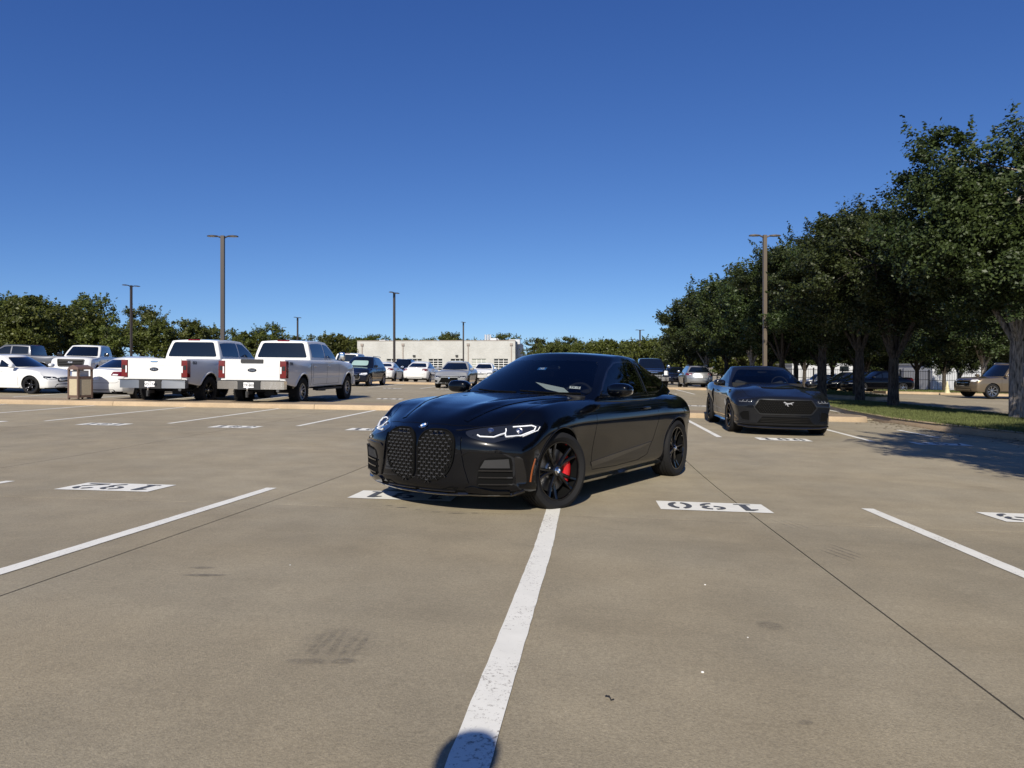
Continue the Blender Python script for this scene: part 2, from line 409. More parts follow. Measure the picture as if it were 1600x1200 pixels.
class Car:
    def __init__(s, name, label, cat, S, paint_, group=None):
        s.S = S; s.paint = paint_; s.root = empty(name); tag(s.root, label, cat, group)
        g = S.get
        fo, wb, ro, hw = S['fo'], S['wb'], S['ro'], S['hw']; xr = -(wb + ro); s.fo, s.xr = fo, xr
        wt = curve([(x, f) for x, f in S['w']]); ze = curve(S['ze']); zc = curve(S['zc']); zb = curve(S['zb']); sec = curve(S['sec'])
        nose = curve(S['nose']); tail = curve(S['tail']); sF, sR = g('sF', .28), g('sR', .2); ridge = g('ridge'); fl = g('flare', .0); pF = g('pF', 2.3)
        s.ze, s.zc = ze, zc
        Rw = S['wheel'][0]; Ra = g('arch', Rw + .035)
        xs = sorted(set([fo, fo - .035, fo - .09, fo - .18, fo - .32, fo - .5] + [Ra * 1.25, Ra * .8, .15, -.15, -Ra * .8, -Ra * 1.25] + [-.75 - (wb - 1.5) * k / 5 for k in range(6)] + [-wb + Ra * 1.25, -wb + Ra * .8, -wb + .12, -wb - .15, -wb - Ra * .8, -wb - Ra * 1.25] + [xr, xr + .03, xr + .08, xr + .17, xr + .32, xr + .5]))
        xs = [x for i, x in enumerate(xs) if i == 0 or x - xs[i - 1] > .024]
        vv = g('vs', [0, .25, .45, .6, .72, .84, .93, 1]); vv = sorted(set([-a for a in vv] + vv))
        tt = g('ts', [0, .05, .16, .32, .5, .62, .74, .86, .95, 1])
        def fn(x, v, t):
            fw = smooth(fo - .75, fo, x); rw = 1 - smooth(xr, xr + .7, x); av = abs(v)
            w_ = hw * wt(x) * sec(t)
            if fl:
                for ax in (0, -wb): w_ += fl * math.exp(-((x - ax) / (Ra * 1.05)) ** 4) * smooth(.05, .3, t) * (1 - smooth(.72, 1, t))
            X = x + fw * (nose(t) - sF * av ** pF) + rw * (-tail(t) + sR * av ** 2.6)
            zt = ze(x) + (zc(x) - ze(x)) * (1 - av ** g('pc', 2.6)); zbt = zb(x)
            if ridge: zt += ridge(x, av)
            return (X, v * w_, zbt + (zt - zbt) * t)
        V, F = boxgrid(xs, vv, tt, fn)
        base = baked(mesh('b', V, F), g('sub', 2)); s.allv = []; s.allf = []
        s._bvh_add(base); BB = s._mk_interp(base)
        cuts = []
        for ax in (0, -wb):
            for sd in (-1, 1):
                b = MB(); n = 40; yi, yo = sd * (hw - .36), sd * (hw + .2)
                b.add([(ax + Ra * math.cos(2 * math.pi * k / n), y, S['wheel'][0] + g('archdz', 0) + Ra * math.sin(2 * math.pi * k / n)) for y in (min(yi, yo), max(yi, yo)) for k in range(n)],
                      [tuple(range(n)), tuple(range(2 * n - 1, n - 1, -1))] + [(k, n + k, n + (k + 1) % n, (k + 1) % n) for k in range(n)])
                cuts.append(b.me())
        if g('bed'):
            x0, x1, zf = g('bed'); b = MB().box(x0, x1, -hw + .12, hw - .12, zf, 3); cuts.append(b.me())
        body = baked(base, 0, cuts)
        zw = S['wheel'][0] + g('archdz', 0)
        mi = []
        for p in body.polygons:
            c = p.center; dk = 0
            for ax in (0, -wb):
                if math.hypot(c.x - ax, c.z - zw) < Ra * .9995 and abs(c.y) < hw + .15: dk = 1
            if g('bed') and x0 - .01 < c.x < x1 + .01 and abs(c.y) < hw - .115 and c.z < ze(x0) - .02: dk = 1
            if p.normal.z < -.6 and c.z < zb(c.x) + .10: dk = 1
            mi.append(dk)
        s._finish(body, mi, BB); body.materials.append(paint_); body.materials.append(g('archmat', M_VOID)); body.polygons.foreach_set('material_index', mi)
        s.body = obj('body', body, None, s.root)
        s.G = g('G')
        if s.G: s._greenhouse(s.G)
        s.bvh = BVHTree.FromPolygons(s.allv, s.allf)
        s._wheels()
    def _bvh_add(s, me):
        me.calc_loop_triangles(); b = len(s.allv); s.allv += [v.co.copy() for v in me.vertices]; s.allf += [tuple(i + b for i in t.vertices) for t in me.loop_triangles]
    def _mk_interp(s, me):
        me.calc_loop_triangles(); co = [v.co.copy() for v in me.vertices]; no = [Vector(n.vector) for n in me.vertex_normals]; tr = [tuple(t.vertices) for t in me.loop_triangles]
        return (BVHTree.FromPolygons(co, tr), co, no, tr)
    def _finish(s, me, mi, B):
        bvh, co, no, tr = B; me.polygons.foreach_set('use_smooth', [m == 0 for m in mi]); nv = {}
        nl = [None] * len(me.loops)
        for p, m in zip(me.polygons, mi):
            for li in p.loop_indices:
                if m: nl[li] = p.normal.copy(); continue
                vi = me.loops[li].vertex_index
                if vi not in nv:
                    P = me.vertices[vi].co; q, n_, fi, d_ = bvh.find_nearest(P); a, b, c = tr[fi]; A, B_, C = co[a], co[b], co[c]
                    v0, v1, v2 = B_ - A, C - A, q - A; d00, d01, d11, d20, d21 = v0.dot(v0), v0.dot(v1), v1.dot(v1), v2.dot(v0), v2.dot(v1); den = d00 * d11 - d01 * d01
                    if abs(den) < 1e-14: nv[vi] = n_
                    else:
                        bb = (d11 * d20 - d01 * d21) / den; cc = (d00 * d21 - d01 * d20) / den; nv[vi] = (no[a] * (1 - bb - cc) + no[b] * bb + no[c] * cc).normalized()
                nl[li] = nv[vi]
        me.normals_split_custom_set(nl)
    def _greenhouse(s, G):
        S_WIN = .06 if s.S.get('detail', 1) and s.S.get('sub', 2) == 2 else .10
        zr = curve(G['roof']); wbs = curve(G['wb']); wrf = curve(G['wr']); b0, b1 = G['ws']; r1, r0 = G['rw']      # windscreen base x, top x; backlight top x, base x
        zbs = curve(G['base']); sF, sR = G.get('sF', .22), G.get('sR', .2); cr = G.get('crown', .03)
        ss = [0, .05, .16, .32, .5, .68, .84, .95, 1]; tt = [0, .08, .3, .55, .8, .93, 1]; vv = [-1, -.92, -.7, -.35, 0, .35, .7, .92, 1]
        bow = G.get('bow', .03)
        def fn(s_, v, t):
            xf = b0 + (b1 - b0) * t; xb = r0 + (r1 - r0) * t + bow * math.sin(math.pi * t) * -1; xf += bow * math.sin(math.pi * t)
            x = xb + (xf - xb) * s_; av = abs(v)
            top = zr(r1 + (b1 - r1) * s_) + cr * (1 - av ** 2); zb0 = zbs(x)
            z = zb0 + (top - zb0) * t
            tw = t ** G.get('tum', 1.15)
            y = v * (wbs(x) * (1 - tw) + wrf(x) * tw)
            x += -sF * av ** 2.2 * smooth(.5, 1, s_) + sR * av ** 2.2 * (1 - smooth(0, .5, s_))
            return (x, y, z)
        V, F = boxgrid(ss, vv, tt, fn); base = baked(mesh('g', V, F), 2); s._bvh_add(base); s.gb = s._mk_interp(base); BV = s.gb[0]
        s.gbvh = BV; s.zr, s.zbs = zr, zbs
        hollow = G.get('hollow')
        # outlines of the openings
        pad = G.get('pad', .085)
        fz0 = G['wz'][0]; rz0 = G['wz'][1]
        wtop = zr(b1) - .055; rtop = zr(r1) - .05
        wy0, wy1 = wbs(b0 - .2) - pad, wrf(b1) - pad * .75
        ry0, ry1 = wbs(r0 + .15) - pad * 1.1, wrf(r1) - pad * .9
        s.win = {'F': rnd([(-wy0, fz0), (wy0, fz0), (wy1, wtop), (-wy1, wtop)], .07), 'B': rnd([(-ry0, rz0), (ry0, rz0), (ry1, rtop), (-ry1, rtop)], .07)}
        if 'side' in G: side = G['side']
        else:
            bz = G['bz']; n = 6
            side = [(b0 - sF - .16, bz), (b1 - sF * .55 - .10, zr(b1) - .10)] + [(b1 - sF - (b1 - r1 - sF - sR) * k / n, zr(b1 - (b1 - r1) * k / n) - .085) for k in range(1, n)] + [(r1 + sR + .06, zr(r1) - .10), (r0 + sR + G.get('cp', .30), bz + .03)]
        s.side = []
        cuts = sorted(G['pillars'], reverse=True); cur = side; prev = None
        sl = G.get('slant', .12)
        for c in cuts + [None]:
            q = cur
            if prev is not None: q = clip(q, 1, -sl, prev - .035 - sl * 1.2)
            if c is not None: q = clip(q, -1, sl, -(c + .035) + sl * 1.2)
            if len(q) > 2: s.side.append(rnd(q, .035))
            prev = c
        me = base; mi = None
        if hollow:
            cuts = []
            b = MB(); b.prism([(p[0], p[1]) for p in s.win['F']], 0, 1, 0, Matrix(((0, 0, 1.6, (b0 + b1) / 2 - .62), (1, 0, 0, 0), (0, 1, 0, 0), (0, 0, 0, 1)))); cuts.append(b.me())
            b = MB(); b.prism([(p[0], p[1]) for p in s.win['B']], 0, 1, 0, Matrix(((0, 0, -1.6, (r0 + r1) / 2 + .62), (1, 0, 0, 0), (0, 1, 0, 0), (0, 0, 0, 1)))); cuts.append(b.me())
            for q in s.side:
                b = MB(); b.prism(q, -1.6, 1.6, 0, Matrix(((1, 0, 0, 0), (0, 0, 1, 0), (0, 1, 0, 0), (0, 0, 0, 1)))); cuts.append(b.me())
            inn = MB(); Vi = []
            cx = (b0 + r0) / 2
            for (x, y, z) in V: Vi.append((cx + (x - cx) * .93, y * .90, zbs(cx) + .07 + (z - zbs(cx)) * .84))
            inn.add(Vi, F); cuts.append(inn.me())
            for c in cuts:
                bm = bmesh.new(); bm.from_mesh(c); bmesh.ops.recalc_face_normals(bm, faces=bm.faces); bm.to_mesh(c); bm.free()
            me = baked(base, 0, cuts)
            mi = []
            for p in me.polygons:
                q, n_, fi, d_ = BV.find_nearest(p.center); mi.append(0 if d_ < .004 else 1)
            s._finish(me, mi, s.gb)
        else:
            me.polygons.foreach_set('use_smooth', [True] * len(me.polygons))
        me.materials.append(G.get('paint') or s.paint); me.materials.append(M_CABIN)
        if mi: me.polygons.foreach_set('material_index', mi)
        s.cab = obj('cabin_roof', me, None, s.root)
        s.bvh = BV
        fm, sm_ = (M_GLASS, M_GLASSD) if hollow else (M_TINT, M_TINT)
        s.patch('windscreen', s.win['F'], 'F', fm, .005, step=S_WIN); s.patch('rear_window', s.win['B'], 'B', sm_ if not hollow == 2 else M_GLASS, .005, step=S_WIN)
        for q in s.side:
            for vw in 'LR': s.patch('side_window', q, vw, sm_, .005, step=S_WIN)
        if G.get('trim'):
            for q in s.side:
                for vw in 'LR': s.seam('window_trim', q + q[:1], vw, G['trim'], G.get('tw', .014), .006)
    def ray(s, view, a, b):
        o, d = {'F': ((s.fo + 2, a, b), (-1, 0, 0)), 'B': ((s.xr - 2, a, b), (1, 0, 0)), 'L': ((a, 3, b), (0, -1, 0)), 'R': ((a, -3, b), (0, 1, 0)), 'T': ((a, b, 5), (0, 0, -1)), 'D': ((s.fo + 2, a + .0, b), (-1, 0, 0))}[view]
        o = Vector(o); d = Vector(d); h = s.bvh.ray_cast(o, d)
        if h[0] is None:
            g = Vector({'F': (s.fo - .25, a * .985, b), 'B': (s.xr + .25, a * .985, b), 'L': (a, s.S['hw'] * .9, b), 'R': (a, -s.S['hw'] * .9, b), 'T': (a, b, s.zc(a)), 'D': (s.fo - .25, a, b)}[view])
            h = s.bvh.find_nearest(g)
        n = h[1].copy()
        if n.dot(d) > 0: n = -n
        return h[0].copy(), n
    def patch(s, name, poly, view, m, off=.002, parent=None, step=.06, thick=.012, build=True):
        step = min(step, .07) if view in 'FB' else step
        dp = []
        for i in range(len(poly)):
            a, b_ = Vector(poly[i]), Vector(poly[(i + 1) % len(poly)]); n_ = max(1, int((b_ - a).length / step)); dp += [tuple(a + (b_ - a) * (k / n_)) for k in range(n_)]
        poly = dp; nb = len(poly); pts = [Vector(p) for p in poly]
        xs = [p[0] for p in poly]; ys = [p[1] for p in poly]
        nx = max(1, int((max(xs) - min(xs)) / step)); ny = max(1, int((max(ys) - min(ys)) / step))
        for i in range(1, nx):
            for j in range(1, ny):
                x = min(xs) + (max(xs) - min(xs)) * i / nx; y = min(ys) + (max(ys) - min(ys)) * j / ny
                if inside(poly, x, y): pts.append(Vector((x, y)))
        vo, eo, fo_, ov, oe, of = delaunay_2d_cdt(pts, [], [list(range(nb))], 1, 1e-5)
        P = []; 
        for p in vo:
            q, n = s.ray(view, p[0], p[1]); P.append((q, n))
        V = [q + n * off for q, n in P]; F = [tuple(f) for f in fo_]
        d = {'F': Vector((-1, 0, 0)), 'B': Vector((1, 0, 0)), 'L': Vector((0, -1, 0)), 'R': Vector((0, 1, 0)), 'T': Vector((0, 0, -1)), 'D': Vector((-1, 0, 0))}[view]
        F2 = []
        for f in F:
            nn = (V[f[1]] - V[f[0]]).cross(V[f[2]] - V[f[0]]); F2.append(f if nn.dot(d) < 0 else f[::-1])
        if thick:
            cnt = {}
            for f in F2:
                for i in range(3): cnt[(f[i], f[(i + 1) % 3])] = 1
            be = [(a, b) for (a, b) in cnt if (b, a) not in cnt]; mp = {}
            for e in be:
                for v in e:
                    if v not in mp: mp[v] = len(V); V.append(P[v][0] - P[v][1] * thick)
            F2 += [(b, a, mp[a], mp[b]) for a, b in be]
        me = mesh(name, V, F2, True); me.set_sharp_from_angle(angle=R(40))
        return obj(name, me, m, parent or s.root)
    def seam(s, name, line, view, m=None, w=.006, h=.0015, parent=None, step=.04, closed=False):
        pts = []
        for i in range(len(line) - 1):
            a, b = Vector(line[i]), Vector(line[i + 1]); n = max(1, int((b - a).length / step))
            pts += [a + (b - a) * (k / n) for k in range(n)]
        pts.append(Vector(line[-1])); Q = [s.ray(view, p[0], p[1]) for p in pts]
        Q = [q for i, q in enumerate(Q) if i == 0 or (q[0] - Q[i - 1][0]).length > 1e-4]
        V = []; F = []
        for i, (q, n) in enumerate(Q):
            t = (Q[min(i + 1, len(Q) - 1)][0] - Q[max(i - 1, 0)][0]).normalized(); c = n.cross(t).normalized() * (w / 2)
            V += [q + c - n * .003, q + c * .8 + n * h, q - c * .8 + n * h, q - c - n * .003]
        for i in range(len(Q) - 1):
            for k in range(3): F.append((i * 4 + k, (i + 1) * 4 + k, (i + 1) * 4 + k + 1, i * 4 + k + 1))
        me = mesh(name, V, F, False); bm = bmesh.new(); bm.from_mesh(me); bmesh.ops.recalc_face_normals(bm, faces=bm.faces); bm.to_mesh(me); bm.free()
        return obj(name, me, m or M_SEAM, parent or s.root)
    def both(s, fn, name, poly, view, *a, **k):          # mirrored left/right
        r = []
        if view in 'LR':
            r = [fn(name, poly, 'L', *a, **k), fn(name, poly, 'R', *a, **k)]
        elif view == 'T':
            r = [fn(name, poly, view, *a, **k), fn(name, [(p[0], -p[1]) for p in poly], view, *a, **k)]
        else: r = [fn(name, poly, view, *a, **k), fn(name, [(-p[0], p[1]) for p in poly], view, *a, **k)]
        return r
    def at(s, name, me, m, view, a, b, off=0., parent=None, roll=0.):
        q, n = s.ray(view, a, b); up = Vector((0, 0, 1)); x = up.cross(n).normalized(); y = n.cross(x)
        o = obj(name, me, m, parent or s.root); M = Matrix((x, y, n)).transposed().to_4x4(); M.translation = q + n * off; o.matrix_local = M @ Matrix.Rotation(roll, 4, 'Z'); return o
    def _wheels(s):
        S = s.S; Rw, w, rr, style, rm = S['wheel'][:5]; d = wheel_mesh(Rw, w, rr, style); tr = S.get('track', S['hw'] - w * .5 - .012); steer = S.get('steer', 0)
        for ax in (0, -S['wb']):
            for sd in (1, -1):
                o = obj('wheel', d['wheel'], M_VOID if rm in (M_BRIM, M_GUN) else M_MATTE, s.root, (ax, sd * tr, Rw), (0, 0, (0 if sd > 0 else math.pi) + (steer if ax == 0 else 0)))
                obj('tyre', d['tyre'], M_RUB, o); ri = obj('rim', d['rim'], None, o)
                if len(d['rim'].materials) == 0: d['rim'].materials.append(rm)
                ri.material_slots[0].link = 'OBJECT'; ri.material_slots[0].material = rm
                ri.rotation_euler = (0, random.uniform(0, 6), 0) if not S.get('rimrot') else (0, S['rimrot'] + (.5 if ax else 0), 0)
                if S.get('detail', 1):
                    obj('brake_disc', d['brake_disc'], M_DISC, o)
                    c = obj('caliper', d['caliper'], S.get('caliper', M_MATTE), o); c.rotation_euler = (0, R(180 if (ax == 0) == (sd > 0) else 0) + R(0), 0)
                    h = obj('hub_cap', d['hub_cap'], None, o); 
                    if len(d['hub_cap'].materials) == 0: d['hub_cap'].materials.append(M_CHROME)
    def mirrors(s, x, z, y, size=(.09, .13, .08), m=None, p=2.8):
        me = blob_me(*size, p); st = MB()
        for sd in (1, -1):
            o = obj('door_mirror', me, m or s.paint, s.root, (x, sd * y, z), (0, 0, sd * R(-8)))
            b = MB().box(-.02, .03, -.12 if sd > 0 else .0, 0 if sd > 0 else .12, -size[2] * 1.0, -size[2] * .55); b.build('mirror_arm', M_BLK, o)
            g = blob_me(size[0] * .25, size[1] * .86, size[2] * .8, 3); obj('mirror_glass', g, M_CHROME, o, (-size[0] * .88, 0, 0))
    def handle(s, x, z, m=None, L_=.2):
        for sd, vw in ((1, 'L'), (-1, 'R')):
            q, n = s.ray(vw, x, z); me = blob_me(L_ / 2, .016, .014, 3, 14, 8); obj('door_handle', me, m or s.paint, s.root, q + n * .018)
    def plate(s, view, z, txt, a=0., off=.012, w=.155, h=.078, parent=None):
        b = MB().prism(rnd([(-w, -h), (w, -h), (w, h), (-w, h)], .015, 2), -.004, .004); o = s.at('licence_plate', b.me('licence_plate'), M_PLATE, view, a, z, off, parent)
        if txt: t = obj('plate_lettering', text_mesh(txt, .095 * w / .155, .001), M_INK, o, (0, -.008, .0052))
        return o
    def place(s, x, y, heading, sink=0.):
        h = R(heading); fx, fy = math.sin(h), math.cos(h); wb = s.S['wb']
        A = Vector((x, y, gz(x, y))); Bk = Vector((x - fx * wb, y - fy * wb, 0)); Bk.z = gz(Bk.x, Bk.y)
        mx, my = (A.x + Bk.x) / 2, (A.y + Bk.y) / 2; lx, ly = -fy, fx
        l = Vector((lx, ly, (gz(mx + lx, my + ly) - gz(mx - lx, my - ly)) / 2)).normalized(); f = (A - Bk).normalized(); u = f.cross(l).normalized(); l = u.cross(f)
        M = Matrix((f, l, u)).transposed().to_4x4(); M.translation = A - u * sink; s.root.matrix_world = M; return s

SEC_CAR = [(0, .90), (.10, .955), (.25, .972), (.45, .985), (.64, 1.0), (.80, .985), (.92, .95), (1, .885)]
SEC_BOX = [(0, .95), (.08, .975), (.3, .99), (.6, 1.0), (.85, .99), (.95, .975), (1, .945)]
# ================================================================== setting
S_ = 2.8                                                       # bay width
C0 = -5.90                                                     # a bay line
def sheet(name, x0, x1, y0, y1, nx, ny, dz, m, hf=None):
    v = []; f = []
    for i in range(nx + 1):
        for j in range(ny + 1):
            x = x0 + (x1 - x0) * i / nx; y = y0 + (y1 - y0) * j / ny; v.append((x, y, (hf or gz)(x, y) + dz))
    for i in range(nx):
        for j in range(ny): f.append((i * (ny + 1) + j, (i + 1) * (ny + 1) + j, (i + 1) * (ny + 1) + j + 1, i * (ny + 1) + j + 1))
    return obj(name, mesh(name, v, f, True), m)
def uneven(a, b, n, p=1.0): return [a + (b - a) * (k / n) ** p for k in range(n + 1)]
# one sheet out to the horizon (finer near the lot)
xs = [-1500, -700, -300, -150, -90] + [-60 + 4 * k for k in range(31)] + [80, 110, 150, 300, 700, 1500]
ys = [-400, -150, -60, -30] + [-20 + 3 * k for k in range(31)] + [80, 95, 110, 140, 180, 260, 400, 800, 1600, 2500]
V = [(x, y, gz(x, y) - .045) for x in xs for y in ys]; n = len(ys)
F = [(i * n + j, (i + 1) * n + j, (i + 1) * n + j + 1, i * n + j + 1) for i in range(len(xs) - 1) for j in range(n - 1)]
tag(obj('ground', mesh('ground', V, F, True), M_CONC), kind='structure')
lot = tag(empty('parking_lot'), kind='structure')
JC = -2.75; DC = 4.12; DV = 4.9; JV = 5.80
def slab(c0, c1, v0, v1):
    n = 5; V = []; F = []; gc, gv = .005, .002
    for i in range(n + 1):
        for j in range(n + 1):
            c = c0 + gc + (c1 - c0 - 2 * gc) * i / n; v = v0 + gv + (v1 - v0 - 2 * gv) * j / n; V.append(gcv(c, v))
    k = len(V); F = [(i * (n + 1) + j, (i + 1) * (n + 1) + j, (i + 1) * (n + 1) + j + 1, i * (n + 1) + j + 1) for i in range(n) for j in range(n)]
    rim = [j for j in range(n + 1)] + [i * (n + 1) + n for i in range(1, n + 1)] + [n * (n + 1) + j for j in range(n - 1, -1, -1)] + [i * (n + 1) for i in range(n - 1, 0, -1)]
    b0 = len(V); V += [V[r] - Vector((0, 0, .03)) for r in rim]; m = len(rim)
    F += [(rim[i], rim[(i + 1) % m], b0 + (i + 1) % m, b0 + i) for i in range(m)]
    return obj('concrete_slab', mesh('slab', V, F), M_CONC, lot)
def cgrid(c0, c1, v0, v1):
    cs = sorted([c0, c1] + [JC + DC * k for k in range(-12, 8) if c0 + .3 < JC + DC * k < c1 - .3]); vs2 = sorted([v0, v1] + [JV + DV * k for k in range(-5, 14) if v0 + .5 < JV + DV * k < v1 - .5])
    for i in range(len(cs) - 1):
        for j in range(len(vs2) - 1): slab(cs[i], cs[i + 1], vs2[j], vs2[j + 1])
V1, V2 = 19.3, 20.75                                            # first planted median (concrete) between the rows
V3, V4 = 44.0, 45.6
cgrid(-27.4, 7.9, -8.9, V1); cgrid(-31.6, 12.0, V2, V3)
# dark filler seen down in the joints
V = []; F = []
for i in range(13):
    for j in range(16):
        c = -27 + i * (34.6 / 12); v = -8.8 + j * (28 / 15); p = gcv(c, v); V.append((p.x, p.y, p.z - .014))
F = [(i * 16 + j, (i + 1) * 16 + j, (i + 1) * 16 + j + 1, i * 16 + j + 1) for i in range(12) for j in range(15)]
obj('joint_filler', mesh('jf', V, F), M_JOINT, lot)
# painted lines
def stripe(c0, v0, c1, v1, w=.105, m=None, wob=.0022, dz=.004, name='bay_line', seg=.11):
    L_ = math.hypot(c1 - c0, v1 - v0); n = max(2, int(L_ / seg)); dc, dv = (c1 - c0) / L_, (v1 - v0) / L_; V = []
    for k in range(n + 1):
        t = k / n; c = c0 + (c1 - c0) * t; v = v0 + (v1 - v0) * t; w1 = w / 2 + random.uniform(-wob, wob); w2 = w / 2 + random.uniform(-wob, wob)
        a = gcv(c - dv * w1, v + dc * w1); b = gcv(c + dv * w2, v - dc * w2); V += [(a.x, a.y, a.z + dz), (b.x, b.y, b.z + dz)]
    F = [(2 * k, 2 * k + 1, 2 * k + 3, 2 * k + 2) for k in range(n)]
    return obj(name, mesh(name, V, F), m or M_WHITE, lot)
T1 = 6.70
for k in range(-6, 5):
    if k == 2:                                                 # the line that bends a little towards the camera
        stripe(C0 + k * S_, T1, C0 + k * S_ + .012, 4.6, .118); stripe(C0 + k * S_ + .012, 4.6, C0 + k * S_ - .03, 1.15, .118)
    else: stripe(C0 + k * S_, T1, C0 + k * S_, 1.15)
for k in range(-6, 6):
    if k < 5: stripe(C0 + k * S_, 13.95, C0 + k * S_, V1 - .03)
    else: stripe(7.05, 15.2, 7.0, 17.0)
for k in range(-8, 6): stripe(C0 + k * S_, V2 + .05, C0 + k * S_, 26.2)
for k in range(-8, 6): stripe(C0 + k * S_, 36.3, C0 + k * S_, V3 - .05)
# stencilled numbers
def arc(b, cx, cy, rx, ry, a0, a1, w, n=7):
    P = []
    for k in range(n + 1):
        a = R(a0 + (a1 - a0) * k / n); P.append(((cx + rx * math.cos(a), cy + ry * math.sin(a)), (cx + (rx - w) * math.cos(a), cy + (ry - w) * math.sin(a))))
    for k in range(n): b.append([P[k][0], P[k + 1][0], P[k + 1][1], P[k][1]])
def digit(d):
    q = []; w = .05
    if d == '1': q += [[(-.03, -.14), (.03, -.14), (.03, .15), (-.03, .15)], [(-.03, .15), (-.03, .085), (-.09, .075), (-.09, .10)], [(-.075, -.15), (.075, -.15), (.075, -.125), (-.075, -.125)]]
    elif d == '0': arc(q, 0, 0, .105, .15, -75, 75, w, 9); arc(q, 0, 0, .105, .15, 105, 255, w, 9)
    elif d == '9': arc(q, 0, .062, .105, .088, 100, 262, .043); arc(q, 0, .062, .105, .088, -70, 78, .043); q += [[(.06, -.03), (.105, -.01), (.095, -.085), (.05, -.08)]]; arc(q, -.01, -.045, .105, .105, -88, -22, .043)
    elif d == '6': arc(q, 0, -.055, .105, .095, 100, 255, w); arc(q, 0, -.055, .105, .095, -75, 75, w); arc(q, 0, .0, .105, .15, 105, 165, w); arc(q, 0, 0, .105, .15, 20, 75, w)
    elif d == '2': arc(q, 0, .06, .105, .09, -30, 75, w); arc(q, 0, .06, .105, .09, 105, 175, w); q += [[(.07, .01), (.10, -.01), (-.05, -.105), (-.10, -.105)], [(-.105, -.15), (.105, -.15), (.105, -.11), (-.105, -.11)]]
    elif d == '8': [arc(q, 0, s_ * .075, .10, .078, a, a + 140, .045) for s_ in (1, -1) for a in (-70, 110)]
    elif d == '7': q += [[(-.105, .15), (.105, .15), (.105, .11), (-.105, .11)], [(.06, .10), (.105, .10), (0, -.15), (-.05, -.15)]]
    elif d == '3': arc(q, 0, .07, .10, .08, -80, 75, .045); arc(q, 0, -.07, .10, .08, -75, 80, .045); arc(q, 0, .07, .10, .08, 105, 160, .045); arc(q, 0, -.07, .10, .08, 200, 255, .045)
    elif d == '5': arc(q, 0, -.055, .105, .095, -75, 110, w); arc(q, 0, -.055, .105, .095, 200, 255, w); q += [[(-.09, .15), (.09, .15), (.09, .11), (-.09, .11)], [(-.09, .10), (-.045, .10), (-.045, .02), (-.09, .02)]]
    elif d == '4': q += [[(.03, .15), (.075, .15), (.075, -.15), (.03, -.15)], [(-.11, -.03), (.02, -.03), (.02, -.07), (-.11, -.07)], [(-.01, .15), (.02, .15), (-.06, -.02), (-.11, -.02)]]
    return q
def stencil(txt, cm, vm, far=True, hw=.475, hh=.235):
    V = []; F = []
    P = [(-hw, -hh), (hw, -hh), (hw, hh), (-hw, hh)]
    for a, b in P: p = gcv(cm + a, vm + b); V.append((p.x, p.y, p.z + .005))
    o = obj('bay_number_panel', mesh('st', V, [(0, 1, 2, 3)]), M_STEN, lot); sg = -1 if far else 1
    V = []; F = []
    for i, ch in enumerate(txt):
        for q in digit(ch):
            b = len(V)
            for (a, c) in q: p = gcv(cm + sg * (a * 1.0 + (i - (len(txt) - 1) / 2) * .285), vm + sg * c * 1.15); V.append((p.x, p.y, p.z + .009))
            F.append(tuple(range(b, b + len(q))))
    obj('bay_number', mesh('num', V, F), M_STENG, o)
for k in range(-3, 4): stencil(str(192 - (k - 0)), C0 + (k + .5) * S_ - (.08 if k < 1 else 0), 6.48)
for k in range(-3, 5): stencil(str(163 + k), C0 + (k + .5) * S_ + (.30 if k < 2 else -.25), 13.5 if k < 2 else 13.85, False)
for k in range(-3, 5): stencil(str(150 - k), C0 + (k + .5) * S_, 25.6)
for k in range(-4, 5): stencil(str(121 + k), C0 + (k + .5) * S_, 35.9, False)
# rubber scuffs and leaked drops on the concrete
M_SCUFF = bpy.data.materials.new('tyre_scuff'); M_SCUFF.use_nodes = True; N, L = nodes_of(M_SCUFF)
p = N['Principled BSDF']; p.inputs['Base Color'].default_value = (.10, .092, .085, 1); p.inputs['Roughness'].default_value = .9
geo = N.new('ShaderNodeNewGeometry'); nz = N.new('ShaderNodeTexNoise'); nz.inputs['Scale'].default_value = 26; nz.inputs['Detail'].default_value = 6; nz.inputs['Roughness'].default_value = .7; L.new(geo.outputs['Position'], nz.inputs['Vector'])
at_ = N.new('ShaderNodeAttribute'); at_.attribute_name = 'soft'
mr = N.new('ShaderNodeMapRange'); mr.inputs[1].default_value = .22; mr.inputs[2].default_value = .72; mr.inputs[3].default_value = .0; mr.inputs[4].default_value = .60; L.new(nz.outputs['Fac'], mr.inputs[0])
mm = nd(N, 'ShaderNodeMath', op='MULTIPLY'); L.new(mr.outputs[0], mm.inputs[0]); L.new(at_.outputs['Fac'], mm.inputs[1]); L.new(mm.outputs[0], p.inputs['Alpha'])
def scuff(x, y, rx, ry, rot=0, name='tyre_scuff', k=1., bend=0.):
    n = 14; V = []; A = []; F = []
    for i in range(n + 1):
        for j in range(n + 1):
            u, v = -1 + 2 * i / n, -1 + 2 * j / n; a, b = u * rx, v * ry + bend * u * u; X = x + a * math.cos(rot) - b * math.sin(rot); Y = y + a * math.sin(rot) + b * math.cos(rot)
            V.append((X, Y, gz(X, Y) + .0032)); A.append(k * (1 - smooth(.55, 1, math.hypot(u, v))))
    F = [(i * (n + 1) + j, (i + 1) * (n + 1) + j, (i + 1) * (n + 1) + j + 1, i * (n + 1) + j + 1) for i in range(n) for j in range(n)]
    me = mesh(name, V, F); at = me.attributes.new('soft', 'FLOAT', 'POINT'); at.data.foreach_set('value', A); return obj(name, me, M_SCUFF, lot)
for k in range(5): scuff(-.77 + k * .043 + .008 * math.sin(k * 5), 2.79 + .02 * math.sin(k * 3), .017, .15 + .03 * math.sin(k * 7), -.05 + .05 * math.sin(k * 4), k=.36)
